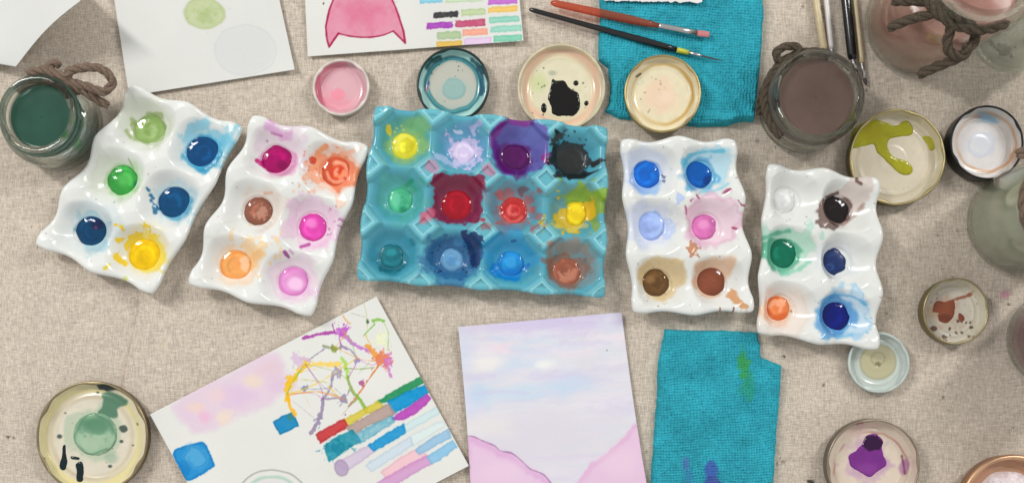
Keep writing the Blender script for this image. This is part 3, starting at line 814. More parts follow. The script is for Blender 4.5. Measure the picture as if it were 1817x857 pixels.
# ---------------------------------------------------------------- jar lids
GRP_L = 'jar lids used as paint dishes'
def build_lid(label, cx, cy, R, h, rimcol, floorcol, wallcol, outcol, paintfn=None, lugs=4, lug0=.4, base=0.0, rim_metal=.0, rimrough=.35, rimw=.035, name='jar_lid', cat='lid', group=GRP_L, floor_mat=None, tilt=(0, 0)):
    Rm = R * S * (1 - (h + base) / H)
    X0, Y0, _ = P(cx, cy, base + h)
    root = thing(name, label, cat, (X0, Y0, base), group)
    seg = 200
    th = np.linspace(0, 2 * pi, seg, endpoint=False)
    lug = np.zeros(seg)
    for k in range(lugs):
        d = np.angle(np.exp(1j * (th - lug0 - k * 2 * pi / lugs)))
        lug += np.exp(-(d / .13) ** 2) - .35 * np.exp(-((np.abs(d) - .24) / .09) ** 2)
    g = np.random.default_rng(int(cx))
    irr = .006 * np.sin(2 * th + g.uniform(0, 6)) + .004 * np.sin(3 * th + g.uniform(0, 6))
    def zt(x, y): return tilt[0] * (x - X0) + tilt[1] * (y - Y0)
    def ring(r, z, lw=1.0):
        rr = Rm * (r + irr) * (1 - .03 * lug * lw)
        x = X0 + rr * np.cos(th); y = Y0 + rr * np.sin(th)
        return np.stack([x, y, base + z + zt(x, y)], 1)
    z0 = .0012
    nr = max(30, int(R * .88 / 1.4))
    prof = []
    for k in range(nr + 1):
        r = .90 * k / nr
        z = z0 + .00015 * (1 - float(sst(.26, .32, r))) + .0006 * math.exp(-((r - .73) / .035) ** 2)
        prof.append((max(r, .002), z, 0))
    for k in range(1, 9):
        t = k / 8
        prof.append((.90 + .045 * t ** .6, z0 + (h - .001 - z0) * t ** 1.4, t))
    V = np.concatenate([ring(r, z, l) for r, z, l in prof])
    F = grid_faces(seg, len(prof), closed_u=True)
    px, py = to_px(V[:, 0], V[:, 1], V[:, 2])
    pt = Paint(px, py, floorcol, .22)
    pt.r = np.repeat([p_[0] for p_ in prof], seg)
    w = sst(.875, .92, pt.r)
    pt.C = pt.C * (1 - w[:, None]) + np.array(wallcol) * w[:, None]
    pt.mottle(.03, 10, cx)
    if paintfn: paintfn(pt)
    add_mesh('cup', V, F, M_LID, root, pt.rgba())
    # rolled rim and outer skirt
    pr = []
    for a in np.linspace(200, -40, 13):
        pr.append((.968 + rimw * cos(radians(a)), h - rimw * Rm + rimw * Rm * sin(radians(a)), .5 - .5 * cos(radians(a))))
    V = np.concatenate([ring(r, z, l) for r, z, l in pr]); F = grid_faces(seg, len(pr), closed_u=True)
    pt = Paint(V[:, 0] / S, V[:, 1] / S, rimcol, rimrough); pt.mottle(.12, 16, 2)
    add_mesh('rim', V, F, M_RIMS[rim_metal > 0], root, pt.rgba())
    pr = [(.968 + rimw * cos(radians(-30)), h - rimw * Rm * 1.4, 0), (.985, h * .62, 0), (.985, h * .35, 0), (.98, .001, 0), (.96, .0002, 0), (.5, .0002, 0), (.01, .0002, 0)]
    V = np.concatenate([ring(r, z, l) for r, z, l in pr]); F = grid_faces(seg, len(pr), closed_u=True)
    pt = Paint(V[:, 0] / S, V[:, 1] / S, outcol, .4); pt.mottle(.1, 20, 3)
    add_mesh('skirt', V, F, M_RIMS[rim_metal > 0], root, pt.rgba())
    root['z0'] = 0.0; del root['z0']
    return root, base + z0

M_RIMS = {False: attr_mat('painted_tin', bump=(300, .1, .0003), coat=.05, spec=.4), True: attr_mat('gold_tin', bump=(300, .12, .0003), metal=.75)}

def film(parent, zf, bbox, sdf, col, t=.0011, label=None, paint=None, rough=.06, step=1.0, zslope=None, name='paint_puddle', ew=4.0):
    """a flat pool of paint; sdf(X,Y) in px, positive inside"""
    xs = np.arange(bbox[0], bbox[2] + step, step); ys = np.arange(bbox[1], bbox[3] + step, step)
    X, Y = np.meshgrid(xs, ys)
    D = sdf(X, Y)
    z = zf + t * np.where(D > 0, np.sqrt(np.clip(1 - (1 - np.clip(D / ew, 0, 1)) ** 2, 0, 1)), np.clip(D, -3, 0) * .4)
    z = z + .00006 * fbm(X / 12, Y / 12, 4, 2)
    x, y = Pn(X, Y, zf)
    F = grid_faces(len(xs), len(ys), flip=True)
    keep = (D.ravel()[F] > -2.2).all(1)
    F = F[keep]
    used = np.unique(F); remap = np.full(X.size, -1); remap[used] = np.arange(len(used))
    V = np.stack([x.ravel(), y.ravel(), z.ravel()], 1)[used]; F = remap[F]
    pt = Paint(X.ravel()[used], Y.ravel()[used], col, rough)
    pt.mottle(.07, 10, bbox[0])
    if paint: paint(pt)
    o = add_mesh(name, V, F, M_PAINT, parent, pt.rgba())
    if label: o['label'] = label
    return o

def poly_sdf(pts, wob=1.2, wf=.12, seed=1):
    p = catmull(pts, 6, True)
    return lambda X, Y: sd_poly(X, Y, p) + wob * fbm(X * wf, Y * wf, seed, 3)

def circ_sdf(cx, cy, rx, ry=None, wob=1.0, seed=1):
    ry = ry or rx
    return lambda X, Y: (1 - np.sqrt(((X - cx) / rx) ** 2 + ((Y - cy) / ry) ** 2)) * min(rx, ry) + wob * fbm(X * .12, Y * .12, seed, 3)

# small pink lid
def pl1(p):
    i = np.arange(len(p.X)); 
    p.blob(598, 156, 44, 42, (222, 160, 172), a=.9, soft=.12)
    p.blob(612, 152, 30, 32, (214, 172, 180), a=.8, soft=.4)
    p.stroke([(566, 140), (562, 158), (570, 180)], 7, (216, 112, 136), a=.8, soft=5)
    p.stroke([(572, 128), (592, 116), (612, 116)], 6, (220, 132, 150), a=.7, soft=5)
    p.blob(604, 156, 36, 35, (236, 186, 194), a=.6, soft=.06, hole=.9)
    p.blob(600, 168, 13, 10, (236, 140, 158), a=.85, soft=.3)
    p.blob(594, 184, 26, 11, (228, 140, 156), a=.5, soft=.5)
l1, _ = build_lid('small off-white lid with a wash of pink paint inside, below the cat drawing', 605, 155, 50, .010, (206, 196, 188), (216, 170, 178), (218, 190, 190), (196, 188, 180), pl1, lugs=4, lug0=.9, rimw=.05)

def pl2(p):
    p.C[:] = np.array((186, 186, 174))
    d = np.hypot(p.X - 804, p.Y - 151)
    w = sst(47, 52, d); p.C = p.C * (1 - w[:, None]) + np.array((172, 212, 206)) * w[:, None]
    wv = 1.5 * vn(p.X / 16, p.Y / 16, 3)
    for r0, wd, c, a in ((49, 2.2, (8, 84, 98), .95), (46, 3, (50, 146, 160), .75), (44, 1.2, (16, 92, 100), .6)):
        k = np.exp(-((d - r0 + wv) / wd) ** 2) * a
        p.C = p.C * (1 - k[:, None]) + np.array(c) * k[:, None]
    p.stroke([(848, 122), (856, 140), (856, 168)], 3.5, (6, 70, 104), a=.8, soft=2, wob=.5)
    p.stroke([(757, 120), (766, 108), (778, 104)], 4, (10, 60, 64), a=.8, soft=2, wob=.6)
    p.stroke([(838, 108), (850, 118), (856, 128)], 4, (10, 56, 70), a=.8, soft=2, wob=.6)
    p.blob(805, 159, 21, 17, (140, 178, 174), a=.85, soft=.12, edge=.35, edgec=(110, 156, 156))
    p.blob(806, 166, 32, 26, (150, 186, 182), a=.35, soft=.2, hole=.8)
    p.specks(10, 765, 104, 830, 136, .8, 1.8, (24, 70, 70), .7, 31)
    p.specks(6, 764, 160, 790, 190, .8, 1.8, (120, 130, 90), .6, 32)
    p.blob(757, 158, 2.5, 5, (206, 90, 120), a=.8, soft=.5); p.blob(760, 148, 3, 5, (40, 60, 130), a=.7, soft=.5)
l2, _ = build_lid('lid with a dark teal stained rim and pale aqua floor, behind the turquoise palette', 804, 150, 65, .011, (16, 40, 38), (190, 190, 178), (172, 212, 206), (30, 66, 72), pl2, lugs=4, lug0=.3, rimw=.035)

V3 = conv(900, 0, 2.678)
def pl3(p):
    d = np.hypot(p.X - 996, p.Y - 156)
    for r0, wd, c, a in ((64, 6, (232, 188, 160), .85), (56, 2, (214, 196, 160), .7)):
        k = np.exp(-((d - r0 + 3 * vn(p.X / 20, p.Y / 20, 3)) / wd) ** 2) * a
        p.C = p.C * (1 - k[:, None]) + np.array(c) * k[:, None]
    p.blob(956, 148, 16, 16, (196, 206, 150), a=.75, soft=.6)
    p.blob(980, 130, 8, 5, (150, 160, 140), a=.6, soft=.5)
    p.specks(22, 944, 120, 1046, 206, .7, 2, (60, 60, 56), .7, 33)
l3, z3 = build_lid('large cream lid holding a black paint spill, behind the turquoise palette', 996, 155, 78, .010, (200, 190, 160), (218, 212, 182), (212, 204, 176), (150, 138, 108), pl3, lugs=0, rimw=.03)
film(l3, z3, (965, 130, 1036, 214), poly_sdf([(980, 140), (988, 143), (1001, 143), (1008, 155), (1025, 166), (1029, 187), (1021, 203), (1003, 207), (982, 203), (978, 188), (973, 174), (977, 157)], 2, .12), (16, 14, 14), label='black paint spill',
     paint=lambda p: p.blob(984, 144, 10, 6, (60, 64, 50), a=.6, soft=.5))
film(l3, z3, (956, 182, 974, 203), circ_sdf(965, 192, 5, 8), (18, 16, 16), t=.0009, label='small black paint drop')
film(l3, z3, (1034, 176, 1048, 192), circ_sdf(1041, 184, 4, 4.5, .5), (18, 16, 16), t=.0009, label='small black paint drop')
film(l3, z3, (1014, 141, 1030, 156), circ_sdf(1022, 148, 4.5, 4.5, .5), (22, 22, 18), t=.0009, label='small black paint drop')

def pl4(p):
    d = np.hypot(p.X - 1176, p.Y - 167); an = np.arctan2(p.Y - 167, p.X - 1176)
    k = np.exp(-((d - 53 + 2 * vn(p.X / 16, p.Y / 16, 6)) / 3.2) ** 2) * (.6 + .35 * np.cos(an))
    p.C = p.C * (1 - k[:, None]) + np.array((192, 152, 76)) * k[:, None]
    k = np.exp(-((d - 60) / 3) ** 2) * .4
    p.C = p.C * (1 - k[:, None]) + np.array((232, 216, 180)) * k[:, None]
    p.blob(1172, 170, 30, 29, (232, 200, 172), a=.75, soft=.35, wob=.25, gran=.15)
    p.blob(1182, 172, 12, 10, (238, 212, 190), a=.6, soft=.4)
    p.specks(12, 1126, 130, 1180, 206, .8, 2, (110, 110, 80), .6, 35)
    p.stroke([(1130, 136), (1136, 132)], 2, (60, 56, 40), a=.8)
    p.blob(1135, 146, 7, 5, (190, 196, 176), a=.6, soft=.4, hole=.6)
l4, _ = build_lid('cream lid with gold wavy rim and peach centre, resting on the teal towel edge', 1176, 166, 69, .010, (172, 154, 106), (224, 214, 182), (224, 214, 184), (150, 132, 84), pl4, lugs=4, lug0=.75, base=.0088, rim_metal=1, rimw=.03)

V6 = conv(1440, 160, 2.379)
def pl5(p):
    d = np.hypot(p.X - 1590, p.Y - 281)
    k = np.exp(-((d - 66) / 2.5) ** 2) * .3
    p.C = p.C * (1 - k[:, None]) + np.array((176, 164, 132)) * k[:, None]
    p.blob(1620, 340, 40, 20, (196, 190, 166), a=.5, soft=.5)
    p.specks(8, 1600, 330, 1650, 350, 1, 2, (150, 150, 100), .4, 37)
l5, z5 = build_lid('large gold rimmed lid with an olive green paint spill beside the brown water jar', 1593, 279, 86, .014, (170, 156, 112), (208, 198, 176), (206, 196, 168), (122, 114, 78), pl5, lugs=6, lug0=.2, rim_metal=1, rimw=.025)
film(l5, z5, (1500, 205, 1632, 318), poly_sdf(V6((165, 225), (185, 165), (255, 125), (310, 138), (355, 150), (400, 130), (428, 160), (420, 188), (370, 198), (330, 208), (320, 240), (345, 280), (405, 305), (428, 335), (410, 358), (370, 350), (320, 305), (280, 265), (260, 230), (215, 240), (175, 245)), 1.2, .1), (158, 156, 30), t=.0013, label='olive green paint spill',
     paint=lambda p: p.blob(1548, 236, 20, 14, (150, 140, 16), a=.6, soft=.5))
film(l5, z5, (1630, 236, 1664, 272), poly_sdf(V6((465, 198), (515, 203), (523, 240), (500, 256), (486, 228)), 1), (164, 160, 50), label='small olive paint streak')

def pl6(p):
    d = np.hypot(p.X - 1750, p.Y - 253); an = np.arctan2(p.Y - 253, p.X - 1750)
    k = np.exp(-((d - 52 + 2 * vn(p.X / 16, p.Y / 16, 6)) / 2.6) ** 2) * (.55 + .25 * np.cos(an - .6))
    p.C = p.C * (1 - k[:, None]) + np.array((206, 140, 84)) * k[:, None]
    p.blob(1742, 256, 24, 22, (190, 204, 224), a=.7, soft=.2, hole=.75)
    p.blob(1742, 256, 15, 14, (204, 212, 222), a=.7, soft=.3)
    p.blob(1756, 211, 18, 8, (140, 186, 220), a=.8, soft=.5, wob=.5, rot=20)
    p.blob(1735, 207, 6, 3, (190, 150, 150), a=.6, soft=.4)
    p.blob(1810, 280, 14, 16, (150, 120, 96), a=.5, soft=.5)
l6, _ = build_lid('black rimmed lid with a white floor and thin orange ring, beside the grey water jar', 1752, 253, 66, .018, (8, 7, 7), (218, 214, 212), (216, 212, 208), (8, 7, 7), pl6, lugs=4, lug0=.5, rimw=.03, rimrough=.55)

V5 = conv(1440, 520, 2.544)
def pl7(p):
    d = np.hypot(p.X - 1693, p.Y - 553)
    for r0 in (38, 46):
        k = np.exp(-((d - r0) / 1.6) ** 2) * .3
        p.C = p.C * (1 - k[:, None]) + np.array((176, 170, 150)) * k[:, None]
    p.stroke(V5((640, 30), (690, 15), (720, 5)), 3, (150, 88, 66), a=.9, soft=1.2, wob=.5)
    p.blob(1676, 550, 26, 24, (196, 150, 122), a=.6, soft=.5, wob=.5, wf=.1, gran=.4)
    p.specks(18, 1662, 566, 1730, 606, 1, 3, (90, 56, 46), .85, 41)
    p.specks(10, 1650, 515, 1668, 560, .8, 2, (120, 80, 60), .7, 42)
    p.specks(6, 1700, 515, 1740, 560, .8, 2, (140, 100, 70), .7, 43)
    p.blob(V5((550, 160))[0], V5((550, 160))[1], 7, 4, (96, 60, 48), a=.85, wob=.5)
    p.blob(1652, 552, 8, 12, (206, 180, 140), a=.6, soft=.5)
l7, z7 = build_lid('olive gold rimmed lid with a rust brown splat and speckles, between the two edge jars', 1697, 552, 59, .016, (164, 152, 116), (214, 208, 194), (212, 206, 184), (120, 110, 74), pl7, lugs=4, lug0=.2, rim_metal=1, rimw=.03)
film(l7, z7, (1655, 526, 1702, 576), poly_sdf(V5((565, 35), (600, 42), (640, 30), (648, 70), (635, 115), (605, 135), (575, 120), (570, 90), (545, 80)), 1.6, .2), (148, 82, 56), t=.0008, label='rust brown paint splat', paint=lambda p: p.blob(1676, 564, 12, 6, (104, 52, 36), a=.6, soft=.4))
film(l7, z7, (1696, 550, 1716, 574), poly_sdf(V5((665, 90), (685, 100), (690, 120), (672, 128), (662, 110)), .6), (140, 76, 56), t=.0007, label='small rust brown drip')

def pl8(p):
    p.blob(1558, 642, 33, 32, (186, 178, 140), a=.9, soft=.06, wob=.02)
    p.blob(1558, 642, 33, 32, (140, 150, 130), a=.4, soft=.05, wob=.02, hole=.9)
    p.blob(1558, 636, 13, 12, (150, 148, 110), a=.7, soft=.1, wob=.03, hole=.82)
    p.blob(1558, 646, 5, 4, (120, 112, 80), a=.8, soft=.3)
    p.blob(1556, 650, 2, 2, (220, 214, 190), a=.8, soft=.4)
l8, _ = build_lid('small pale grey-green lid half under the corner of a white palette', 1560, 643, 54, .009, (186, 196, 190), (196, 206, 198), (196, 208, 204), (150, 160, 154), pl8, lugs=4, lug0=.5, rimw=.045)

def pl9(p):
    d = np.hypot(p.X - 1545, p.Y - 832)
    k = np.exp(-((d - 65 + 2 * vn(p.X / 14, p.Y / 14, 4)) / 1.6) ** 2) * .6 * sst(-.3, .3, vn(p.X / 26, p.Y / 26, 9) + .2)
    p.C = p.C * (1 - k[:, None]) + np.array((176, 96, 90)) * k[:, None]
    p.blob(1530, 758, 34, 12, (226, 196, 186), a=.6, soft=.5, rot=-18)
    p.stroke([(1516, 750), (1530, 748)], 2.4, (150, 60, 90), a=.8, soft=1.4, wob=.6)
    p.blob(1538, 818, 36, 34, (186, 142, 184), a=.7, soft=.4, wob=.4, wf=.08, gran=.3)
    p.blob(1606, 826, 9, 10, (170, 110, 160), a=.75, soft=.4, wob=.5)
    p.stroke([(1600, 808), (1606, 840)], 1.4, (110, 50, 90), a=.7, wob=.6)
    p.blob(1570, 824, 8, 12, (190, 150, 180), a=.6, soft=.5)
l9, z9 = build_lid('large silvery lid holding a dark and bright purple paint spill, right of the lower towel', 1550, 826, 84, .015, (150, 138, 122), (216, 202, 184), (214, 200, 184), (120, 110, 98), pl9, lugs=4, lug0=.1, rim_metal=1, rimw=.025)
film(l9, z9, (1500, 764, 1576, 852), poly_sdf(V5((170, 735), (205, 705), (230, 680), (245, 645), (290, 635), (320, 665), (318, 710), (338, 770), (300, 800), (262, 828), (215, 805), (178, 780)), 1.5), (118, 44, 132), label='purple paint spill',
     paint=lambda p: (p.poly(V5((225, 690), (240, 650), (290, 638), (322, 672), (305, 705), (260, 710)), (44, 10, 54), a=.95, soft=2), p.blob(1538, 832, 20, 10, (150, 80, 160), a=.4, soft=.6)))

B1 = conv(0, 520, 2.543)
def pl10(p):
    d = np.hypot(p.X - 163, p.Y - 776); an = np.arctan2(p.Y - 776, p.X - 163)
    for r0, wd, c, a in ((72, 4, (190, 176, 140), .5), (84, 5, (224, 212, 150), .8)):
        k = np.exp(-((d - r0) / wd) ** 2) * a
        p.C = p.C * (1 - k[:, None]) + np.array(c) * k[:, None]
    k = sst(78, 90, d) * (.3 + .7 * sst(.2, 1, np.sin(an))) * .6
    p.C = p.C * (1 - k[:, None]) + np.array((224, 214, 150)) * k[:, None]
    p.blob(168, 770, 48, 46, (176, 192, 166), a=.75, soft=.12, wob=.2)
    p.poly(B1((440, 540), (465, 500), (460, 455), (500, 445), (560, 470), (578, 495), (535, 520), (532, 560), (500, 560)), (76, 122, 96), a=.95, soft=2, wob=2, smooth=True)
    p.poly(B1((430, 405), (540, 410), (560, 430), (480, 440), (450, 432)), (24, 46, 46), a=.95, soft=1.5)
    p.blob(196, 812, 12, 10, (150, 176, 150), a=.7, soft=.5)
    for x, y, r in ((560, 610, 6), (268, 645, 4.5), (498, 780, 3.5), (294, 540, 2.5), (198, 745, 2.5), (548, 668, 3), (440, 448, 3), (600, 685, 2), (620, 590, 2)):
        c = B1((x, y)); p.blob(c[0], c[1], r, r * .8, (46, 66, 56), a=.85, soft=.3, wob=.4)
    p.specks(14, 100, 730, 225, 840, .8, 1.6, (70, 84, 70), .6, 45)
l10, z10 = build_lid('large bronze rimmed lid with a green paint pool and dark drips, lower left', 163, 776, 101, .011, (146, 132, 102), (216, 208, 190), (220, 212, 186), (112, 98, 70), pl10, lugs=6, lug0=.5, rim_metal=1, rimw=.022)
film(l10, z10 + .0004, (125, 726, 212, 814), circ_sdf(169, 770, 38, 37, 1), (152, 182, 152), t=.001, label='pale green paint pool',
     paint=lambda p: (p.blob(169, 752, 32, 14, (74, 126, 96), a=.8, soft=.6), p.blob(169, 770, 38, 37, (84, 126, 100), a=.7, soft=.07, hole=.9), p.blob(172, 764, 16, 10, (96, 142, 112), a=.7, soft=.4, wob=.6, wf=.1), p.blob(160, 785, 20, 12, (172, 192, 166), a=.6, soft=.5)))
film(l10, z10, (100, 782, 124, 838), poly_sdf(B1((284, 690), (296, 685), (297, 720), (304, 765), (298, 790), (284, 798), (270, 788), (270, 765), (280, 730)), .6), (12, 34, 38), label='dark teal drip')
film(l10, z10, (130, 812, 152, 860), poly_sdf(B1((343, 770), (372, 764), (376, 840), (348, 846), (346, 800)), .5), (12, 34, 38), label='dark teal drip')
film(l10, z10, (122, 804, 146, 820), poly_sdf(B1((320, 735), (355, 740), (355, 750), (325, 748)), .4), (26, 48, 46), t=.0008, label='small dark drip')

def pl11(p): pass
l11, z11 = build_lid('copper coloured shallow dish with white powder, at the lower right corner', 1800, 902, 94, .018, (208, 166, 132), (196, 150, 118), (210, 166, 132), (170, 128, 98), pl11, lugs=0, rim_metal=1, rimw=.05, name='copper_dish', cat='dish', group=None)
def powder():
    n = 90; R = 66 * S; X0, Y0, _ = P(1802, 902, .012)
    r = np.linspace(0.01, 1, 46); th = np.linspace(0, 2 * pi, 160, endpoint=False)
    RR, TT = np.meshgrid(r, th, indexing='ij')
    rad = RR * R * (1 + .08 * vn(np.cos(TT) * 2, np.sin(TT) * 2, 4))
    x = X0 + rad * np.cos(TT); y = Y0 + rad * np.sin(TT)
    z = z11 + .0105 * (1 - RR ** 2.2) + (.003 * fbm(x * 160, y * 160, 3, 4) + .0016 * vn(x * 900, y * 900, 5)) * sst(1.0, .85, RR) - .0004
    V = np.stack([x.ravel(), y.ravel(), z.ravel()], 1)
    px, py = to_px(V[:, 0], V[:, 1], V[:, 2])
    pt = Paint(px, py, (232, 222, 224), .9); pt.mottle(.08, 5, 3)
    pt.blob(1775, 842, 14, 6, (206, 186, 186), a=.6, soft=.5, wob=.6)
    pt.blob(1794, 830, 4, 3, (80, 56, 48), a=.9, wob=.5)
    o = add_mesh('powder_heap', V, grid_faces(160, 46, closed_u=True), M_PAPER, None, pt.rgba())
    tag(o, 'lumpy white powder heaped inside the copper coloured dish', 'powder')
powder()

# ---------------------------------------------------------------- papers
GRP_P = 'sheets of watercolour paper'
def sheet(name, label, quad, base, paintfn, zfn=None, step=1.25, thick=.0004, bow=None, z0=.0012, group=GRP_P):
    (ax, ay), (bx, by), (cx, cy), (dx, dy) = quad
    L1 = max(math.hypot(bx - ax, by - ay), math.hypot(cx - dx, cy - dy)); L2 = max(math.hypot(dx - ax, dy - ay), math.hypot(cx - bx, cy - by))
    nu = int(L1 / step) + 2; nv = int(L2 / step) + 2
    s, t = np.meshgrid(np.linspace(0, 1, nu), np.linspace(0, 1, nv))
    px = (ax * (1 - s) + bx * s) * (1 - t) + (dx * (1 - s) + cx * s) * t
    py = (ay * (1 - s) + by * s) * (1 - t) + (dy * (1 - s) + cy * s) * t
    if bow is not None:
        ox, oy = bow(s, t); px = px + ox; py = py + oy
    z = z0 + (zfn(s, t) if zfn else 0 * s) + .0011 * (1 + fbm(px / 110, py / 110, ax, 2)) + .004 * ((1 - s) * (1 - t)) ** 6 + .003 * (s * t) ** 8
    k = 1 - z / H
    x = (px - W0 / 2) * S * k; y = YN + ((H0 / 2 - py) * S - YN) * k
    top = np.stack([x.ravel(), y.ravel(), z.ravel()], 1)
    bot = top.copy(); bot[:, 2] -= thick
    idx = np.concatenate([np.arange(nu), np.arange(1, nv) * nu + nu - 1, (nv - 1) * nu + np.arange(nu - 2, -1, -1), np.arange(nv - 2, 0, -1) * nu])
    n = len(top)
    F = np.concatenate([grid_faces(nu, nv, flip=True), grid_faces(nu, nv, n), np.stack([idx, np.roll(idx, -1), np.roll(idx, -1) + n, idx + n], 1)])
    pt = Paint(px, py, base, .85)
    pt.mottle(.012, 60, 3)
    pt.s, pt.t = s.ravel(), t.ravel()
    if paintfn: paintfn(pt)
    ra = pt.rgba()
    o = add_mesh(name, np.concatenate([top, bot]), F, M_PAPER, None, np.concatenate([ra, np.tile(np.r_[lin(base), .85], (n, 1))]), smooth=True)
    # keep the cut edge crisp
    return tag(o, label, 'paper', group)

PW = (213, 214, 210)
def bowA(s, t):
    b = np.sin(pi * np.clip(t, 0, 1)) * s ** 3
    return -7 * b * (1 - .4 * t), -5 * b
sheet('paper_sheet', 'blank white paper with a lifted curling edge, upper left corner', [(20, -150), (143, 2), (28, 119), (-110, 95)], (210, 211, 208), None,
      zfn=lambda s, t: .004 + .040 * s ** 2 * (1 - t) ** .8 + .012 * s ** 2, bow=bowA, z0=.002)

def pB(p):
    p.blob(363, 25, 35, 28, (178, 192, 138), a=.9, soft=.06, wob=.08, gran=.35, gs=7, edge=.25, edgec=(150, 164, 104))
    p.blob(366, 32, 14, 11, (150, 170, 104), a=.5, soft=.6, wob=.7, wf=.12, gran=.5)
    p.blob(370, 18, 16, 7, (160, 178, 116), a=.4, soft=.6, wob=.7, wf=.12, gran=.5)
    p.blob(435, 90, 54, 44, (205, 207, 206), a=.7, soft=.12, wob=.08)
    p.blob(435, 90, 55, 45, (190, 194, 194), a=.45, soft=.03, wob=.04, hole=.955)
sheet('paper_sheet', 'white paper with one soft green painted disc and a faint grey ring', [(190, -80), (478, -80), (523, 124), (229, 171)], PW, pB)

def pC(p):
    cat = [(593, -4), (584, 19), (578, 48), (580, 70), (584, 84), (592, 72), (600.5, 60), (622, 65), (649, 67), (676, 64), (698, 56), (708, 66), (719, 77), (716, 56), (709, 34), (702, 14), (694, -4)]
    p.poly(cat, (214, 122, 150), a=.92, soft=1, wob=.8, gran=.28, gs=10)
    p.blob(640, 24, 34, 22, (206, 92, 128), a=.5, soft=.7, wob=.5, gran=.4)
    p.blob(606, 40, 12, 24, (220, 150, 172), a=.4, soft=.6); p.blob(676, 40, 14, 18, (222, 150, 172), a=.4, soft=.6)
    p.stroke(cat[:5] + cat[4:7], 1.7, (160, 34, 76), a=.95, soft=.8, wob=.2, smooth=False)
    p.stroke(cat[6:11], 1.4, (160, 34, 76), a=.95, soft=.8, wob=.2)
    p.stroke(cat[10:], 1.7, (160, 34, 76), a=.95, soft=.8, wob=.2, smooth=False)
    p.blob(574, 7, 1.5, 2.4, (60, 60, 60), a=.8)
    def sw(x0, y0, x1, y1, c, a=.9):
        k = .07 * (x1 - x0)
        p.poly([(x0, y0 + k), (x1, y0), (x1, y1 - k * .3), (x0, y1 + k * .5)], c, a=a, soft=.9, wob=1.2, wf=.2, gran=.22, gs=6, edge=.2)
    sw(745, -12, 786, 6, (120, 196, 222)); sw(791, -12, 858, 4, (186, 216, 170), .7); sw(866, -8, 918, 8, (186, 90, 200))
    sw(769, 20, 813, 32, (36, 34, 38)); sw(819, 15, 862, 28, (182, 204, 150), .85); sw(866, 10, 919, 22, (238, 190, 84))
    sw(757, 38, 803, 51, (156, 50, 176)); sw(808, 34, 861, 48, (186, 62, 102)); sw(868, 28, 922, 40, (130, 204, 180))
    sw(776, 55, 818, 70, (162, 188, 138), .85); sw(821, 50, 866, 63, (242, 156, 130)); sw(870, 44, 925, 57, (140, 208, 186))
    sw(775, 72, 820, 86, (228, 182, 68)); sw(823, 66, 872, 81, (226, 190, 232), .8); sw(876, 61, 926, 74, (110, 196, 164))
sheet('paper_sheet', 'white paper with a pink cat-eared shape and rows of small colour swatches', [(538, -70), (913, -92), (929, 73), (546, 101)], (217, 217, 212), pC)

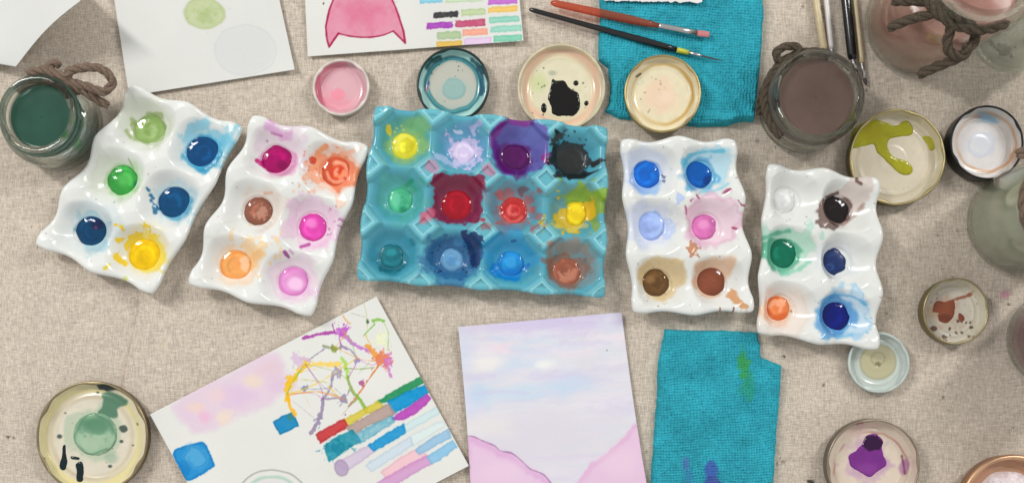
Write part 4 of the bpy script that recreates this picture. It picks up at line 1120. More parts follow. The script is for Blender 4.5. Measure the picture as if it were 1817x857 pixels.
D = conv(250, 510, 2.469)
def pD(p):
    p.poly(D((130, 520), (250, 440), (400, 360), (575, 272), (645, 370), (655, 450), (300, 625), (205, 600)), (222, 198, 216), a=.8, soft=9, wob=5, wf=.05, smooth=True)
    for x, y, rx, ry, c, a in ((490, 410, 42, 30, (236, 216, 184), .55), (250, 525, 34, 24, (240, 208, 188), .6), (280, 565, 26, 24, (232, 180, 208), .7), (360, 570, 40, 30, (238, 222, 188), .55),
                               (420, 470, 50, 46, (216, 186, 218), .6), (570, 360, 46, 36, (222, 196, 204), .7), (340, 470, 40, 30, (236, 206, 200), .5), (590, 430, 40, 30, (216, 188, 214), .5), (215, 560, 26, 26, (226, 200, 222), .5)):
        c0 = D((x, y)); p.blob(c0[0], c0[1], rx / 2.469, ry / 2.469, c, a=a, soft=.7, wob=.4)
    p.poly(D((150, 705), (200, 690), (262, 676), (285, 688), (305, 735), (322, 775), (300, 800), (212, 846), (176, 805), (145, 742)), (36, 140, 204), a=.96, soft=1, wob=1.6, edge=.5, edgec=(14, 104, 172), smooth=True, edgew=2)
    c0 = D((240, 745)); p.blob(c0[0], c0[1], 22, 19, (92, 172, 216), a=.75, soft=.35, wob=.4, edge=.35, edgec=(20, 112, 178))
    c0 = D((195, 800)); p.blob(c0[0], c0[1], 10, 12, (20, 120, 190), a=.6, soft=.5, wob=.5)
    p.poly(D((578, 588), (618, 560), (662, 545), (680, 570), (692, 607), (640, 630), (608, 646), (590, 615)), (20, 130, 186), a=.97, soft=.9, wob=1.2, edge=.4, gran=.12)
    c0 = D((655, 568)); p.blob(c0[0], c0[1], 6, 6, (60, 130, 110), a=.7, soft=.5)
    PU, OR, GN, GY, YE, PK = (168, 66, 160), (232, 150, 60), (126, 186, 66), (150, 138, 166), (240, 190, 40), (206, 120, 196)
    st = [([(710, 222), (770, 208), (842, 196)], 3.4, PU, .95), ([(838, 160), (846, 185), (856, 200)], 1.6, PU, .9), ([(860, 200), (900, 215), (935, 250), (1005, 278)], 4.4, (188, 108, 196), .85),
          ([(868, 215), (880, 255), (905, 270)], 2.4, (160, 110, 180), .85), ([(890, 180), (905, 160)], 2, PK, .8), ([(900, 185), (920, 175)], 2, PK, .8), ([(990, 255), (1020, 285), (1045, 315)], 5, OR, .9), ([(885, 125), (905, 150), (918, 158)], 1.8, OR, .8),
          ([(1040, 345), (1010, 385), (965, 450), (912, 518)], 2.2, (214, 120, 60), .9), ([(1062, 320), (1080, 350), (1096, 390)], 3, PK, .85), ([(1050, 300), (1062, 268)], 2.4, (232, 140, 120), .8), ([(1060, 300), (1095, 290)], 3, PK, .8),
          ([(980, 200), (1000, 240), (1015, 270)], 1.4, (220, 180, 60), .8), ([(978, 70), (990, 130), (992, 190)], 1.1, (190, 190, 120), .7), ([(920, 112), (980, 128)], 1, (150, 170, 130), .7),
          ([(1025, 160), (1000, 185), (975, 212)], 1.8, GN, .85), ([(1068, 160), (1084, 200), (1082, 272)], 1.3, (150, 196, 90), .8), ([(1020, 145), (1045, 140), (1062, 150)], 4, GN, .9),
          ([(885, 312), (900, 350), (908, 400)], 4.6, (160, 210, 80), .85), ([(905, 390), (925, 450), (960, 490), (985, 535)], 3, (120, 176, 50), .9), ([(895, 354), (960, 356), (1022, 350)], 1.5, (130, 150, 60), .85),
          ([(950, 485), (910, 518)], 2.6, (120, 160, 60), .85), ([(1000, 330), (950, 380)], .9, (150, 190, 110), .7), ([(730, 322), (765, 295), (805, 268)], 2.2, GY, .85), ([(800, 256), (850, 268), (880, 262)], 3, (140, 146, 120), .85),
          ([(875, 255), (920, 275), (955, 318)], 2.4, GY, .85), ([(840, 385), (832, 430), (820, 460), (795, 492)], 3, GY, .9), ([(795, 490), (790, 545), (775, 592), (745, 636)], 4.4, (146, 132, 162), .92), ([(800, 488), (850, 484), (890, 490)], 2.8, GY, .85),
          ([(905, 470), (912, 450)], 2, GY, .8), ([(870, 520), (890, 495)], 1.6, GY, .8), ([(700, 350), (770, 335), (870, 336)], 5.2, (242, 206, 96), .9), ([(722, 335), (672, 390), (645, 440), (640, 490)], 6.4, YE, .9), ([(642, 480), (655, 520), (674, 555)], 4.2, (242, 180, 40), .9),
          ([(700, 402), (760, 408), (822, 416)], 1.3, (200, 196, 110), .8), ([(700, 440), (760, 445), (822, 440)], 1.4, (150, 160, 190), .8), ([(820, 432), (845, 455), (862, 475)], 1.8, YE, .8), ([(668, 498), (720, 540), (765, 576)], 1.1, (190, 180, 190), .75), ([(690, 440), (720, 480), (742, 525)], 1, (214, 206, 160), .75),
          ([(720, 365), (790, 352)], 1.3, (226, 206, 150), .8), ([(700, 310), (740, 320)], 4, (206, 176, 190), .8), ([(850, 440), (880, 470)], 1.2, GY, .6), ([(760, 580), (790, 570)], 3, GY, .8), ([(640, 420), (655, 440)], 5, YE, .8), ([(930, 500), (880, 560)], .9, (200, 150, 120), .7)]
    for q, w, c, a in st:
        p.stroke(D(*q), w * (.62 if w < 3 else .8), c, a=a, soft=.7, wob=.55, wf=.22, gran=.15)
    for x, y, r, c, a in ((885, 192, 9, (190, 92, 194), .85), (1055, 312, 12, (226, 128, 84), .9), (1078, 322, 7, PK, .8), (1050, 225, 11, (236, 240, 190), .6), (855, 370, 8, (160, 150, 176), .9), (890, 488, 6.5, GY, .9), (685, 320, 9, (214, 186, 214), .85),
                          (950, 318, 4.5, (140, 140, 190), .8), (715, 440, 4, (110, 130, 180), .8), (985, 530, 5, (120, 170, 60), .9), (850, 268, 6, (130, 150, 60), .8), (992, 150, 2.5, (80, 110, 60), .9), (966, 415, 5, (170, 70, 130), .8), (655, 400, 8, YE, .7), (896, 556, 1.6, (100, 90, 110), .8), (786, 680, 2, (170, 60, 70), .8)):
        c0 = D((x, y)); p.blob(c0[0], c0[1], r, r, c, a=a, soft=.2, wob=.6, wf=.2, edge=.15)
    g = np.random.default_rng(12)
    nodes = [(885, 195), (1050, 315), (1040, 145), (640, 470), (720, 335), (855, 370), (890, 488), (985, 530), (800, 490), (905, 400), (850, 262), (945, 310), (770, 590), (910, 518)]
    cs = [PU, OR, GN, GY, YE, PK, (170, 180, 110)]
    for k in range(16):
        a_, b_ = nodes[g.integers(len(nodes))], nodes[g.integers(len(nodes))]
        if a_ == b_: continue
        m_ = ((a_[0] + b_[0]) / 2 + g.uniform(-30, 30), (a_[1] + b_[1]) / 2 + g.uniform(-30, 30))
        p.stroke(D(a_, m_, b_), g.uniform(.5, 1.0), cs[k % 7], a=g.uniform(.45, .8), soft=.7, wob=.5)
    c0 = D((852, 368)); p.blob(c0[0], c0[1], 3, 3, (196, 190, 206), a=.8)
    def q(c, *pts, a=.93, g=.15, e=.2): p.poly(D(*pts), c, a=a, soft=1.5, wob=1.3, wf=.18, gran=g, gs=5, edge=e, grow=2.0)
    q((196, 226, 232), (1150, 605), (1300, 522), (1306, 548), (1160, 632), a=.7); q((214, 234, 234), (1180, 650), (1322, 582), (1332, 606), (1192, 692), a=.65)
    q((198, 216, 232), (985, 778), (1178, 655), (1190, 688), (1012, 802), a=.75)
    q((26, 136, 80), (1035, 502), (1120, 448), (1222, 396), (1242, 412), (1150, 462), (1085, 496))
    q((0, 138, 204), (1085, 500), (1160, 462), (1246, 430), (1256, 458), (1180, 510), (1105, 546))
    q((212, 194, 66), (890, 580), (1040, 500), (1064, 522), (985, 552), (910, 605)); q((196, 46, 50), (770, 642), (890, 578), (908, 605), (850, 640), (788, 674), e=.35)
    q((174, 150, 142), (905, 612), (1088, 510), (1110, 552), (1000, 600), (930, 642)); q((178, 62, 180), (1105, 572), (1180, 520), (1254, 468), (1268, 486), (1220, 535), (1150, 578))
    q((12, 136, 160), (808, 690), (870, 650), (925, 625), (960, 670), (880, 720), (824, 760), g=.3); q((60, 156, 186), (920, 655), (1100, 562), (1110, 585), (960, 680), a=.75, g=.6)
    c0 = D((860, 700)); p.blob(c0[0], c0[1], 16, 10, (0, 110, 140), a=.6, soft=.5, wob=.7, wf=.2, gran=.5)
    q((206, 190, 214), (850, 772), (1000, 690), (1022, 718), (905, 795), a=.85); c0 = D((880, 790)); p.blob(c0[0], c0[1], 12.5, 14, (176, 156, 188), a=.85, soft=.12, wob=.15, edge=.3)
    q((22, 144, 206), (1000, 692), (1080, 640), (1150, 602), (1157, 632), (1080, 680), (1020, 714))
    q((240, 188, 200), (1055, 808), (1130, 752), (1210, 708), (1262, 738), (1160, 790), (1080, 836), a=.85); q((146, 190, 222), (1205, 710), (1280, 660), (1346, 622), (1357, 652), (1290, 690), (1222, 728))
    q((206, 146, 200), (1030, 860), (1150, 790), (1250, 740), (1270, 768), (1190, 815), (1100, 870), a=.85); q((132, 190, 226), (1255, 742), (1320, 700), (1366, 672), (1382, 694), (1340, 730), (1276, 768))
    p.blob(483, 888, 64, 56, (140, 142, 138), a=.85, soft=.03, wob=.02, hole=.965)
    p.blob(483, 890, 56, 47, (160, 196, 178), a=.75, soft=.06, wob=.03, hole=.90)
    p.blob(486, 872, 30, 16, (206, 196, 222), a=.6, soft=.6)
sheet('paper_sheet', 'tilted white paper with drip splatter, colour strips and blue squares', [(266, 735), (668, 526), (832, 826), (430, 1035)], (224, 225, 220), pD)

E = conv(800, 530, 2.619)
def pE(p):
    n = fbm(p.X / 90, p.Y / 16 + p.X / 160, 7, 3); n2 = fbm(p.X / 70, p.Y / 14 + p.X / 150, 19, 3)
    for f, c, a in ((n, (206, 198, 228), .7), (-n, (206, 220, 236), .55), (n2, (232, 220, 232), .6), (-n2, (226, 230, 230), .5)):
        k = sst(.05, .6, f) * a * .55
        p.C = p.C * (1 - k[:, None]) + np.array(c) * k[:, None]
    for x, y, rx, ry, c, a in ((420, 110, 340, 36, (208, 196, 228), .75), (640, 110, 180, 50, (204, 192, 226), .5), (100, 480, 70, 70, (204, 212, 236), .55), (320, 300, 120, 34, (200, 216, 234), .7), (340, 435, 200, 34, (196, 216, 232), .75), (560, 395, 110, 34, (196, 214, 234), .7),
                               (130, 440, 46, 56, (190, 212, 232), .7), (240, 235, 60, 26, (238, 212, 224), .7), (170, 290, 70, 46, (236, 232, 228), .8), (430, 305, 40, 16, (236, 238, 232), .8), (420, 640, 340, 110, (218, 212, 222), .7), (150, 590, 120, 50, (228, 224, 222), .7), (60, 250, 50, 120, (208, 216, 236), .5), (740, 200, 60, 90, (214, 222, 230), .5)):
        c0 = E((x, y)); p.blob(c0[0], c0[1], rx / 2.619, ry / 2.619, c, a=a, soft=.7, wob=.35, wf=.03, rot=-4)
    g = np.random.default_rng(3)
    for k in range(46):
        x0 = g.uniform(815, 1100); y0 = g.uniform(565, 720); L = g.uniform(30, 110); c_ = [(204, 198, 228), (200, 216, 234), (232, 226, 232), (236, 222, 230), (214, 214, 228)][k % 5]
        p.stroke([(x0, y0), (x0 + L * .5, y0 - g.uniform(-2, 5)), (x0 + L, y0 - g.uniform(0, 10))], g.uniform(2.5, 6), c_, a=g.uniform(.2, .45), soft=1.6, wob=.7, wf=.06, gran=.3, gs=9)
    ml = E((60, 640), (100, 638), (150, 660), (200, 680), (232, 706), (280, 715), (318, 742), (345, 768), (370, 790), (425, 812), (455, 842), (520, 930), (520, 1100), (60, 1100))
    mr = E((520, 940), (580, 857), (612, 810), (640, 770), (690, 735), (730, 712), (770, 672), (800, 640), (845, 590), (910, 540), (1000, 1100), (520, 1100))
    p.poly(mr, (228, 190, 218), a=.85, soft=2, wob=2, edge=.3, edgec=(214, 150, 200), edgew=5, gran=.12, gs=30)
    p.poly(ml, (228, 192, 220), a=.88, soft=1, wob=2, edge=.4, edgec=(208, 146, 202), edgew=6, gran=.12, gs=30)
    p.stroke(E((60, 640), (100, 638), (150, 660), (200, 680), (232, 706), (280, 715), (318, 742), (345, 768), (370, 790), (425, 812), (455, 842), (520, 930)), 1.1, (150, 100, 150), a=.75, soft=.9, wob=.4)
    c0 = E((250, 800)); p.blob(c0[0], c0[1], 40, 18, (234, 206, 226), a=.5, soft=.7)
    c0 = E((780, 760)); p.blob(c0[0], c0[1], 30, 24, (236, 208, 226), a=.5, soft=.7)
    c0 = E((725, 240)); p.blob(c0[0], c0[1], 1.6, 1.2, (110, 110, 110), a=.8)
sheet('paper_sheet', 'painted paper of pale lilac sky above two pink hills', [(813, 580), (1103, 554), (1160, 930), (838, 930)], (219, 217, 225), pE,
      bow=lambda s, t: (6 * np.sin(pi * t) * (s - .5) * -1, 0 * s))

# torn tissue strip lying on the towel
def sheet_torn():
    return sheet('paper_scrap', 'torn white paper edge lying on the upper teal towel', [(1066, -70), (1250, -70), (1246, 5), (1072, 3)], (222, 221, 218), None, z0=.0085,
                 bow=lambda s, t: (0 * s, (1.8 * vn(s * 22, s * 0 + 3, 5) + 1.0 * vn(s * 60, s * 0 + 1, 2)) * t ** 8), group=None)

# ---------------------------------------------------------------- towels
def towel(label, poly, base, paintfn, thick=.006, cell=5.0, rot=0, folds=(), seed=1):
    p0 = np.array(poly)
    x0, y0 = p0.min(0) - 6; x1, y1 = p0.max(0) + 6
    step = 1.15
    xs = np.arange(x0, x1, step); ys = np.arange(y0, y1, step)
    X, Y = np.meshgrid(xs, ys)
    D_ = sd_poly(X, Y, p0) + 1.2 * fbm(X / 24, Y / 24, seed, 2) + .7 * vn(X / 5, Y / 5, seed + 3)
    prof = np.where(D_ > 0, np.sqrt(np.clip(1 - (1 - np.clip(D_ / 9, 0, 1)) ** 2, 0, 1)), np.clip(D_, -4, 0) * .5)
    c, s_ = cos(radians(rot)), sin(radians(rot))
    wx = 4.5 * fbm(X / 46, Y / 46, seed + 7, 3); wy = 4.5 * fbm(X / 46, Y / 46, seed + 8, 3)
    u = ((X + wx) * c + (Y + wy) * s_) / cell; v = (-(X + wx) * s_ + (Y + wy) * c) / (cell * .9)
    row = np.floor(v)
    uu = u + .5 * (row % 2) * 0 + .25 * vn(row * 1.7, u * .2, seed)
    loop = np.abs(np.sin(pi * uu)) ** .7 * np.abs(np.sin(pi * v)) ** .7
    lj = .65 + .5 * _h(np.floor(uu), row, seed)
    z = thick * prof * (1 + .10 * fbm(X / 60, Y / 60, seed + 2, 2)) + (.0016 * loop + .0005 * vn(X / 2.2, Y / 2.2, seed + 12)) * lj * np.clip(D_ / 4, 0, 1)
    for (pts, w, h) in folds:
        z = z + h * np.exp(-(seg_dist(X, Y, pts) / w) ** 2) * np.clip(D_ / 5, 0, 1)
    x, y = Pn(X, Y, thick)
    F = grid_faces(len(xs), len(ys), flip=True)
    F = F[(D_.ravel()[F] > -4).all(1)]
    used = np.unique(F); remap = np.full(X.size, -1); remap[used] = np.arange(len(used))
    V = np.stack([x.ravel(), y.ravel(), z.ravel()], 1)[used]; F = remap[F]
    pt = Paint(X.ravel()[used], Y.ravel()[used], base, .95)
    pt.mottle(.10, 30, seed); pt.mottle(.08, 5, seed + 1)
    # shade between the loops painted into the colour: gaps darker, tips paler
    lp = (loop * lj).ravel()[used]
    pt.C *= (.92 + .13 * lp)[:, None]
    if paintfn: paintfn(pt)
    o = add_mesh('microfibre_towel', V, F, M_TOWEL, None, pt.rgba())
    return tag(o, label, 'towel', 'teal microfibre towels')

TEAL = (56, 168, 186)
towel('teal microfibre towel under the two brushes and the gold rimmed lid, upper right of centre',
      [(1066, -60), (1352, -60), (1357, 30), (1350, 120), (1340, 214), (1318, 212), (1290, 221), (1240, 222), (1200, 215), (1150, 212), (1100, 208), (1074, 196), (1083, 180), (1086, 150), (1080, 118), (1064, 104), (1063, 90), (1066, 20)],
      TEAL, None, cell=5.2, rot=3, seed=2, thick=.0055,
      folds=([[(1215, 120), (1260, 160), (1300, 205)], 10, .0034], [[(1262, 130), (1300, 165), (1330, 190)], 9, .003], [[(1230, 200), (1290, 214), (1335, 208)], 8, .004], [[(1300, 60), (1320, 120), (1345, 160)], 14, .0012]))
def pt2(p):
    p.blob(1320, 648, 9, 20, (70, 160, 70), a=.85, soft=.5, wob=.5, wf=.12, gran=.2)
    p.blob(1326, 680, 9, 18, (50, 156, 110), a=.6, soft=.6, wob=.5)
    p.blob(1262, 834, 13, 16, (76, 96, 178), a=.9, soft=.35, wob=.3, gran=.2)
    p.blob(1264, 856, 12, 14, (80, 84, 160), a=.8, soft=.4, wob=.3)
    p.blob(1217, 822, 6, 12, (90, 120, 180), a=.7, soft=.5, wob=.4)
    p.blob(1222, 846, 8, 16, (70, 120, 170), a=.5, soft=.6)
towel('teal microfibre towel with green and purple paint stains, lower right of centre',
      [(1182, 585), (1220, 586), (1290, 587), (1346, 590), (1351, 612), (1352, 634), (1370, 641), (1389, 649), (1386, 690), (1381, 760), (1376, 830), (1370, 920), (1148, 920), (1157, 850), (1162, 780), (1168, 700), (1170, 640), (1176, 610)],
      TEAL, pt2, cell=5.2, rot=-3, seed=5, thick=.0055, folds=([[(1352, 640), (1350, 760), (1345, 857)], 8, -.0008], [[(1200, 620), (1330, 640)], 14, .0006]))
sheet_torn()

# ---------------------------------------------------------------- jars
GRP_J = 'glass water jars tied with twine'
def build_jar(label, bx, by, Rb, Rn, h, liquid_col, level, neck=.010, thr=True, wall=.0028, liquid_alpha=1.0, seg=128, liq_label=None, mark=None):
    X0, Y0, _ = P(bx, by, 0)
    root = thing('glass_jar', label, 'jar', (X0, Y0, 0), GRP_J)
    R = Rb * S; Q = Rn * S
    prof = [(.0005, .0012), (R * .55, .0010), (R * .80, .0004), (R * .90, .0006), (R * .965, .0022), (R, .006), (R, (h - neck) * .5), (R, h - neck - .010), (R * .985, h - neck - .006)]
    z1 = h - neck
    prof += [(R * .93, z1 - .0025), ((R * .4 + Q * .6), z1 - .0006), (Q * 1.01, z1)]
    if thr:
        for k in range(2):
            zz = z1 + neck * (.12 + .34 * k)
            prof += [(Q * .985, zz), (Q * 1.06, zz + neck * .08), (Q * 1.06, zz + neck * .14), (Q * .985, zz + neck * .22)]
    prof += [(Q * .985, h - .003), (Q * 1.0, h - .0016), (Q * .99, h - .0004), (Q * .965, h), (Q - wall * .75, h - .0004), (Q - wall, h - .0016), (Q - wall, z1 + .001),
             ((R * .5 + Q * .5) - wall, z1 - .002), (R * .95 - wall, z1 - .005), (R - wall, z1 - .010), (R - wall, .010), (R * .95 - wall, .006), (R * .8 - wall, .0045), (R * .4, .0045), (.0005, .0048)]
    V, F = lathe(prof, X0, Y0, seg)
    add_mesh('glass', V, F, M_GLASS_THIN if h > .1 else M_GLASS, root)
    # murky rinse water filling the jar
    g = .0006
    lp = [(.0005, .0050), (R * .8 - wall, .0047), (R * .95 - wall - g, .0064), (R - wall - g, .0102), (R - wall - g, min(z1 - .0105, level))]
    if level > z1 - .010:
        lp += [(R * .95 - wall - g, z1 - .0054)] if level > z1 - .005 else []
        if level > z1: lp += [((R * .5 + Q * .5) - wall - g, z1 - .0024), (Q - wall - g, z1 + .0006), (Q - wall - g, level)]
    rr = lp[-1][0]
    lp += [(rr * .985, level - .0002), (rr * .95, level - .00025), (rr * .93, level - .00025), (rr * .9, level - .00025), (rr * .6, level - .00025), (.0005, level - .00025)]
    V, F = lathe(lp, X0, Y0, seg)
    m, nt, b = new_mat('murky_water')
    b.inputs['Base Color'].default_value = (*lin(liquid_col), 1); b.inputs['Roughness'].default_value = .06
    b.inputs['Alpha'].default_value = liquid_alpha; b.inputs['IOR'].default_value = 1.33
    n_, bp = noise_bump(nt, b, 40, .05, .0008)
    r = nt.nodes.new('ShaderNodeValToRGB'); c = lin(liquid_col)
    r.color_ramp.elements[0].position = .3; r.color_ramp.elements[1].position = .75
    r.color_ramp.elements[0].color = (*(c * .86), 1); r.color_ramp.elements[1].color = (*np.clip(c * 1.14, 0, 1), 1)
    nt.links.new(n_.outputs['Fac'], r.inputs['Fac']); nt.links.new(r.outputs['Color'], b.inputs['Base Color'])
    o = add_mesh('water', V, F, m, root)
    if liq_label: o['label'] = liq_label
    return root

def tube(path, rad, sides=8):
    p = np.asarray(path); n = len(p)
    t = np.gradient(p, axis=0); t /= np.linalg.norm(t, axis=1)[:, None] + 1e-12
    V = []
    u = np.cross(t[0], (0, 0, 1.0)); 
    if np.linalg.norm(u) < 1e-4: u = np.array((1., 0, 0))
    u /= np.linalg.norm(u)
    for i in range(n):
        u = u - t[i] * np.dot(u, t[i]); u /= np.linalg.norm(u) + 1e-12
        w = np.cross(t[i], u)
        r = rad[i] if np.ndim(rad) else rad
        for k in range(sides):
            a = 2 * pi * k / sides
            V.append(p[i] + r * (cos(a) * u + sin(a) * w))
    F = [tuple(x) for x in grid_faces(sides, n, closed_u=True)]
    F += [tuple(range(sides))[::-1], tuple((n - 1) * sides + k for k in range(sides))]
    return V, F

def rope(parent, paths, rad, mat, strands=3, pitch=None):
    """twisted cord; each path is a list of (px, py, z); one mesh"""
    V = []; F = []
    pitch = pitch or rad * 7
    for path in paths:
        w = np.array([P(*q) for q in path])
        c = catmull(w, 14)
        d = np.r_[0, np.cumsum(np.linalg.norm(np.diff(c, axis=0), axis=1))]
        n = max(12, int(d[-1] / (rad * .45)))
        q = np.linspace(0, d[-1], n)
        c = np.stack([np.interp(q, d, c[:, k]) for k in range(3)], 1)
        t = np.gradient(c, axis=0); t /= np.linalg.norm(t, axis=1)[:, None] + 1e-12
        u = np.cross(t[0], (0.1, 0.2, 1.0)); u /= np.linalg.norm(u)
        us = []
        for i in range(n):
            u = u - t[i] * np.dot(u, t[i]); u /= np.linalg.norm(u) + 1e-12; us.append(u)
        us = np.array(us); ws = np.cross(t, us)
        for s in range(strands):
            ph = 2 * pi * s / strands + 2 * pi * q / pitch
            off = rad * .52 * (np.cos(ph)[:, None] * us + np.sin(ph)[:, None] * ws)
            rr = rad * .56 * (1 + .12 * vn(q / rad * .6, q * 0 + s, 4))
            rr[:2] *= (.5, .85); rr[-2:] *= (.85, .5)
            v, f = tube(c + off, rr, 8)
            b = len(V); V += list(v); F += [tuple(x + b for x in g) for g in f]
        # loose fibres
        g = np.random.default_rng(int(abs(path[0][0] * 7 + path[0][1])))
        for _ in range(int(n * .7)):
            i = g.integers(1, n - 2); a = g.uniform(0, 6.28)
            nr = cos(a) * us[i] + sin(a) * ws[i]
            p0 = c[i] + nr * rad * .9; p1 = p0 + (nr * g.uniform(.2, .8) + t[i] * g.uniform(-1.2, 1.2)) * rad
            v, f = tube(np.array([p0, (p0 + p1) / 2 + nr * rad * .1, p1]), .00012, 3)
            b = len(V); V += list(v); F += [tuple(x + b for x in gg) for gg in f]
    return add_mesh('twine', np.array(V), F, mat, parent)

def ring_path(bx, by, rpx, z, a0, a1, n=10):
    """points round a jar neck (angles in degrees, photo sense: 0 right, 90 down)"""
    X0, Y0, _ = P(bx, by, 0); out = []
    for k in range(n + 1):
        a = radians(a0 + (a1 - a0) * k / n)
        px, py = to_px(X0 + rpx * S * cos(a), Y0 - rpx * S * sin(a), z)
        out.append((px, py, z))
    return out

# left jar, green water
j1 = build_jar('small open glass jar of dark green water with a twine bow, left edge', 108, 226, 80, 65, .052, (44, 80, 66), .041, neck=.014, wall=.0055)
A1 = conv(0, 0, 2.678)
def z_path(f, pts): return [(*f((x, y)), z) for x, y, z in pts]
rope(j1, [ring_path(108, 226, 70, .036, 225, 325, 8),
          z_path(A1, [(130, 350, .040), (200, 335, .044), (260, 350, .046), (310, 365, .046), (340, 335, .047), (400, 322, .048), (470, 325, .047), (522, 362, .044), (530, 405, .040), (488, 436, .038), (420, 415, .040), (350, 395, .042), (295, 370, .044)]),
          z_path(A1, [(290, 372, .044), (360, 412, .040), (430, 455, .034), (515, 506, .024)]),
          z_path(A1, [(262, 350, .046), (232, 325, .046), (255, 300, .044), (285, 318, .042)])], .0038, M_ROPE)

# right jar, brown water
j2 = build_jar('small open glass jar of murky brown water, between the brushes and the olive lid', 1423, 195, 80, 76, .054, (102, 84, 76), .046, neck=.013, wall=.0055)
B7 = conv(1340, 70, 3.895)
rope(j2, [z_path(B7, [(225, 165, .036), (170, 150, .038), (142, 105, .040), (180, 62, .042), (255, 48, .042), (305, 72, .041), (285, 118, .040), (235, 140, .039), (200, 170, .038), (150, 230, .038), (100, 290, .036)]),
          ring_path(1423, 195, 83, .036, 130, 290, 12),
          z_path(B7, [(120, 250, .036), (70, 330, .034), (40, 420, .026), (30, 520, .014)])], .0036, M_ROPED)

# upper right pink jar (tall)
j3 = build_jar('tall glass jar of dusty pink water tied with a thick twine bow, upper right', 1625, 44, 95, 80, .160, (172, 122, 112), .104, neck=.016, wall=.003)
C8 = conv(1500, 0, 5.71)
rope(j3, [ring_path(1625, 44, 90, .135, 60, 300, 16),
          z_path(C8, [(470, 15, .120), (620, 15, .124), (780, 20, .128), (960, 55, .132), (1090, 110, .136)]),
          z_path(C8, [(430, 292, .118), (600, 222, .122), (800, 165, .128), (980, 130, .134), (1100, 140, .136)]),
          z_path(C8, [(1110, 150, .137), (1065, 300, .130), (1030, 430, .124), (1060, 530, .120), (1170, 570, .118), (1245, 500, .120), (1320, 380, .124), (1280, 260, .130), (1180, 190, .136)]),
          z_path(C8, [(1250, 440, .126), (1200, 560, .118), (1060, 625, .112), (880, 700, .104), (735, 765, .098)]),
          z_path(C8, [(1090, 120, .139), (1130, 160, .142), (1170, 200, .138)])], .0040, M_ROPED)

# clear jar beside it
j4 = build_jar('tall clear glass jar of pale cloudy water, at the right edge above the black lid', 1789, 64, 69, 60, .120, (186, 180, 170), .100, neck=.014, liquid_alpha=.30)
puddle(j4, 1781, 90, 13, (112, 106, 96), z0=.0055, t=.0006, ry=10, wob=.3, rot=15, name='sediment', rough=.6)
for q in ((1760, 78, 4), (1766, 84, 2.5), (1795, 100, 3), (1772, 102, 2.5), (1802, 84, 2)): puddle(j4, *q, (120, 112, 100), z0=.0055, t=.0004, wob=.4, name='sediment', rough=.7)
# grey green jar, right edge
j5 = build_jar('tall glass jar of grey-green water, right edge below the black lid', 1802, 394, 92, 78, .130, (170, 168, 152), .116, neck=.015)
rope(j5, [ring_path(1802, 394, 82, .108, 0, 359, 26), [(1856, 258, .112), (1838, 264, .110), (1818, 270, .108), (1804, 276, .106)]], .0050, M_ROPE)
# purple jar, right edge
j6 = build_jar('tall glass jar of dull purple water, right edge above the copper dish', 1862, 602, 82, 70, .120, (122, 60, 84), .104, neck=.014)
rope(j6, [ring_path(1862, 602, 74, .100, 0, 359, 24)], .0045, M_ROPE)

# ---------------------------------------------------------------- brushes
GRP_B = 'paintbrushes'
def axis_part(name, parent, a, b, prof, mat, flat=1.0, seg=20, rgba=None):
    """lathe along a->b (world points); prof: (t 0..1, radius m)"""
    a = np.array(a); b = np.array(b); d = b - a; L = np.linalg.norm(d); d = d / L
    u = np.cross((0, 0, 1.0), d); u /= np.linalg.norm(u); w = np.cross(d, u)
    V = []
    for t, r in prof:
        for k in range(seg):
            an = 2 * pi * k / seg
            V.append(a + d * L * t + u * r * cos(an) + w * r * flat * sin(an))
    F = [tuple(x) for x in grid_faces(seg, len(prof), closed_u=True)]
    F += [tuple(range(seg))[::-1], tuple((len(prof) - 1) * seg + k for k in range(seg))]
    return add_mesh(name, np.array(V), F, mat, parent, fix=True)

def lerp3(p, q, t): return tuple(p[k] + (q[k] - p[k]) * t for k in range(3))

# orange see-through brush
a = P(977, 5, .007); b = P(1168, 46, .0125); c = P(1236, 59, .0125); d = P(1259, 62, .0115)
br = thing('paintbrush', 'paintbrush with a see-through orange handle and flat pink tip, on the towel', 'paintbrush', a, GRP_B)
s1 = S
axis_part('handle', br, a, b, [(0, 1.5 * s1), (.012, 4 * s1), (.05, 6 * s1), (.2, 6.6 * s1), (.5, 7.2 * s1), (.72, 7.4 * s1), (.88, 6 * s1), (1, 4.6 * s1)], M_ACRYLIC, seg=28)
axis_part('ferrule', br, b, c, [(0, 4.8 * s1), (.1, 5 * s1), (.14, 4.7 * s1), (.2, 5 * s1), (.6, 5 * s1), (1, 5.6 * s1)], M_STEEL, flat=.75)
axis_part('bristles', br, c, d, [(0, 5.2 * s1), (.5, 5.4 * s1), (.9, 5 * s1), (1, 3.8 * s1)], M_BRISTLE, flat=.4)
# black brush with yellow band
a = P(939, 17, .004); b = P(1201, 89, .0105); c = P(1222, 94, .0108); d = P(1250, 101, .0108); e = P(1284, 109, .0095)
br = thing('paintbrush', 'slim black paintbrush with a yellow band and fine pointed tip, on the towel', 'paintbrush', a, GRP_B)
axis_part('handle', br, a, b, [(0, 1.5 * s1), (.01, 3.4 * s1), (.04, 4.4 * s1), (.25, 4.4 * s1), (.6, 5.4 * s1), (.8, 6.2 * s1), (.93, 5.6 * s1), (1, 4.6 * s1)], M_BLACKP)
axis_part('band', br, b, c, [(0, 4.7 * s1), (.5, 4.5 * s1), (1, 4.0 * s1)], M_YELLOW)
axis_part('ferrule', br, c, d, [(0, 3.6 * s1), (.5, 2.8 * s1), (1, 2.0 * s1)], M_STEEL)
axis_part('bristles', br, d, e, [(0, 1.7 * s1), (.4, 1.5 * s1), (1, .4 * s1)], M_BRISTLED)

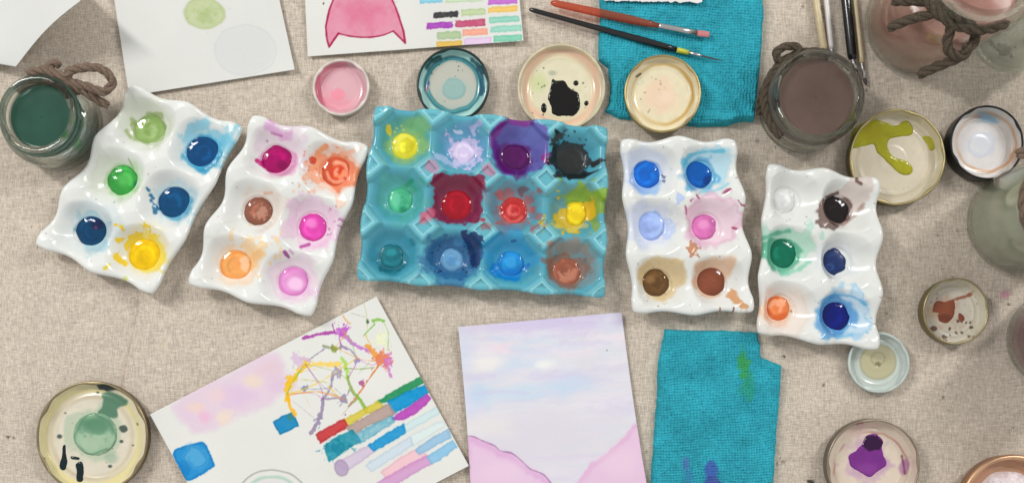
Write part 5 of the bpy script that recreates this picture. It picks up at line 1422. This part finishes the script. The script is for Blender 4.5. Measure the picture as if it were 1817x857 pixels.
def table_brush(label, p0, p1, p2, p3, r0, r1, mat, rf, tipmat, bands=()):
    z = max(r0, r1) * S + .0005
    A, B_, C_, D_ = P(*p0, z), P(*p1, z), P(*p2, z), P(*p3, z * .8)
    br = thing('paintbrush', label, 'paintbrush', A, GRP_B)
    axis_part('handle', br, A, B_, [(0, r0 * S * .8), (.3, r0 * S), (.75, r1 * S * 1.04), (.95, r1 * S), (1, r1 * S * .85)], mat)
    axis_part('ferrule', br, B_, C_, [(0, rf * S * .95), (.12, rf * S * 1.05), (.2, rf * S * .92), (.3, rf * S), (1, rf * S * .9)], M_STEEL)
    axis_part('bristles', br, C_, D_, [(0, rf * S * .85), (.5, rf * S * .9), (1, rf * S * .2)], tipmat, flat=.7)
    return br
tb = table_brush('paintbrush with a cream handle bearing tiny dark print, leftmost of four behind the brown jar', (1438, -60), (1463, 92), (1466, 106), (1468, 116), 6, 6.4, M_WOOD, 5, M_BRISTLED)
table_brush('thin white handled paintbrush between the cream and black ones, behind the brown jar', (1460, -60), (1475, 88), (1478, 102), (1480, 116), 4.6, 4.6, M_WHITEP, 4, M_BRISTLED)
table_brush('thick black handled paintbrush behind the brown jar, next to the pink jar', (1495, -60), (1513, 106), (1518, 124), (1521, 140), 9, 8.6, M_BLACKP, 4.6, M_BRISTLED)
table_brush('cream handled paintbrush with silver ferrule, touching the pink jar', (1510, -60), (1529, 112), (1534, 140), (1537, 152), 4.2, 4.4, M_WOOD, 3.8, M_BRISTLED)
# tiny unreadable print on the cream and black handles
def print_marks(parent, x0, y0, x1, y1, n, z, col, w=2.2):
    V = []; F = []
    g = np.random.default_rng(5)
    for k in range(n):
        t = (k + .2) / n
        px = x0 + (x1 - x0) * t; py = y0 + (y1 - y0) * t
        hw = g.uniform(.9, w); hh = .55
        q = [P(px - hw, py - hh, z), P(px + hw, py - hh, z), P(px + hw, py + hh, z), P(px - hw, py + hh, z)]
        b = len(V); V += q; V += [(v[0], v[1], v[2] - .0003) for v in q]
        F += [(b, b + 3, b + 2, b + 1), (b, b + 1, b + 5, b + 4), (b + 1, b + 2, b + 6, b + 5), (b + 2, b + 3, b + 7, b + 6), (b + 3, b, b + 4, b + 7)]
    add_mesh('print', V, F, col, parent, smooth=False)
print_marks(tb, 1458, 12, 1462, 42, 9, 2 * 6.4 * S + .0004, M_BLACKP)

# ---------------------------------------------------------------- light
def area(name, loc, target, sx, sy, power, col):
    L = bpy.data.lights.new(name, 'AREA'); L.shape = 'RECTANGLE'; L.size = sx; L.size_y = sy
    L.energy = power; L.color = col
    o = bpy.data.objects.new(name, L); COL.objects.link(o); o.location = loc
    import mathutils
    v = mathutils.Vector(target) - mathutils.Vector(loc)
    o.rotation_euler = v.to_track_quat('-Z', 'Y').to_euler()
    return o
area('ceiling_panel_lamp', (-1.4, .9, 1.75), (-.1, .0, 0), .2, .8, 27.5, (1, .985, .965))
area('ceiling_panel_lamp', (1.5, .95, 1.75), (.1, .0, 0), .2, .8, 20.5, (1, .985, .965))

w = bpy.data.worlds.new('World'); scene.world = w; w.use_nodes = True
bg = w.node_tree.nodes['Background']; bg.inputs['Color'].default_value = (1.0, .99, .975, 1); bg.inputs['Strength'].default_value = .56

# ---------------------------------------------------------------- camera
cam = bpy.data.cameras.new('camera'); co = bpy.data.objects.new('camera', cam); COL.objects.link(co)
co.location = (0, YN, H); co.rotation_euler = (0, 0, 0)
cam.sensor_fit = 'HORIZONTAL'; cam.sensor_width = 36; cam.lens = 36 * H / (W0 * S)
cam.shift_y = (NY - H0 / 2) / W0
cam.clip_start = .01; cam.clip_end = 50
scene.camera = co

scene.render.engine = 'CYCLES'
scene.cycles.use_denoising = True
scene.cycles.max_bounces = 12; scene.cycles.transmission_bounces = 12; scene.cycles.transparent_max_bounces = 16
scene.view_settings.view_transform = 'Standard'; scene.view_settings.look = 'None'
scene.view_settings.exposure = 0; scene.view_settings.gamma = 1
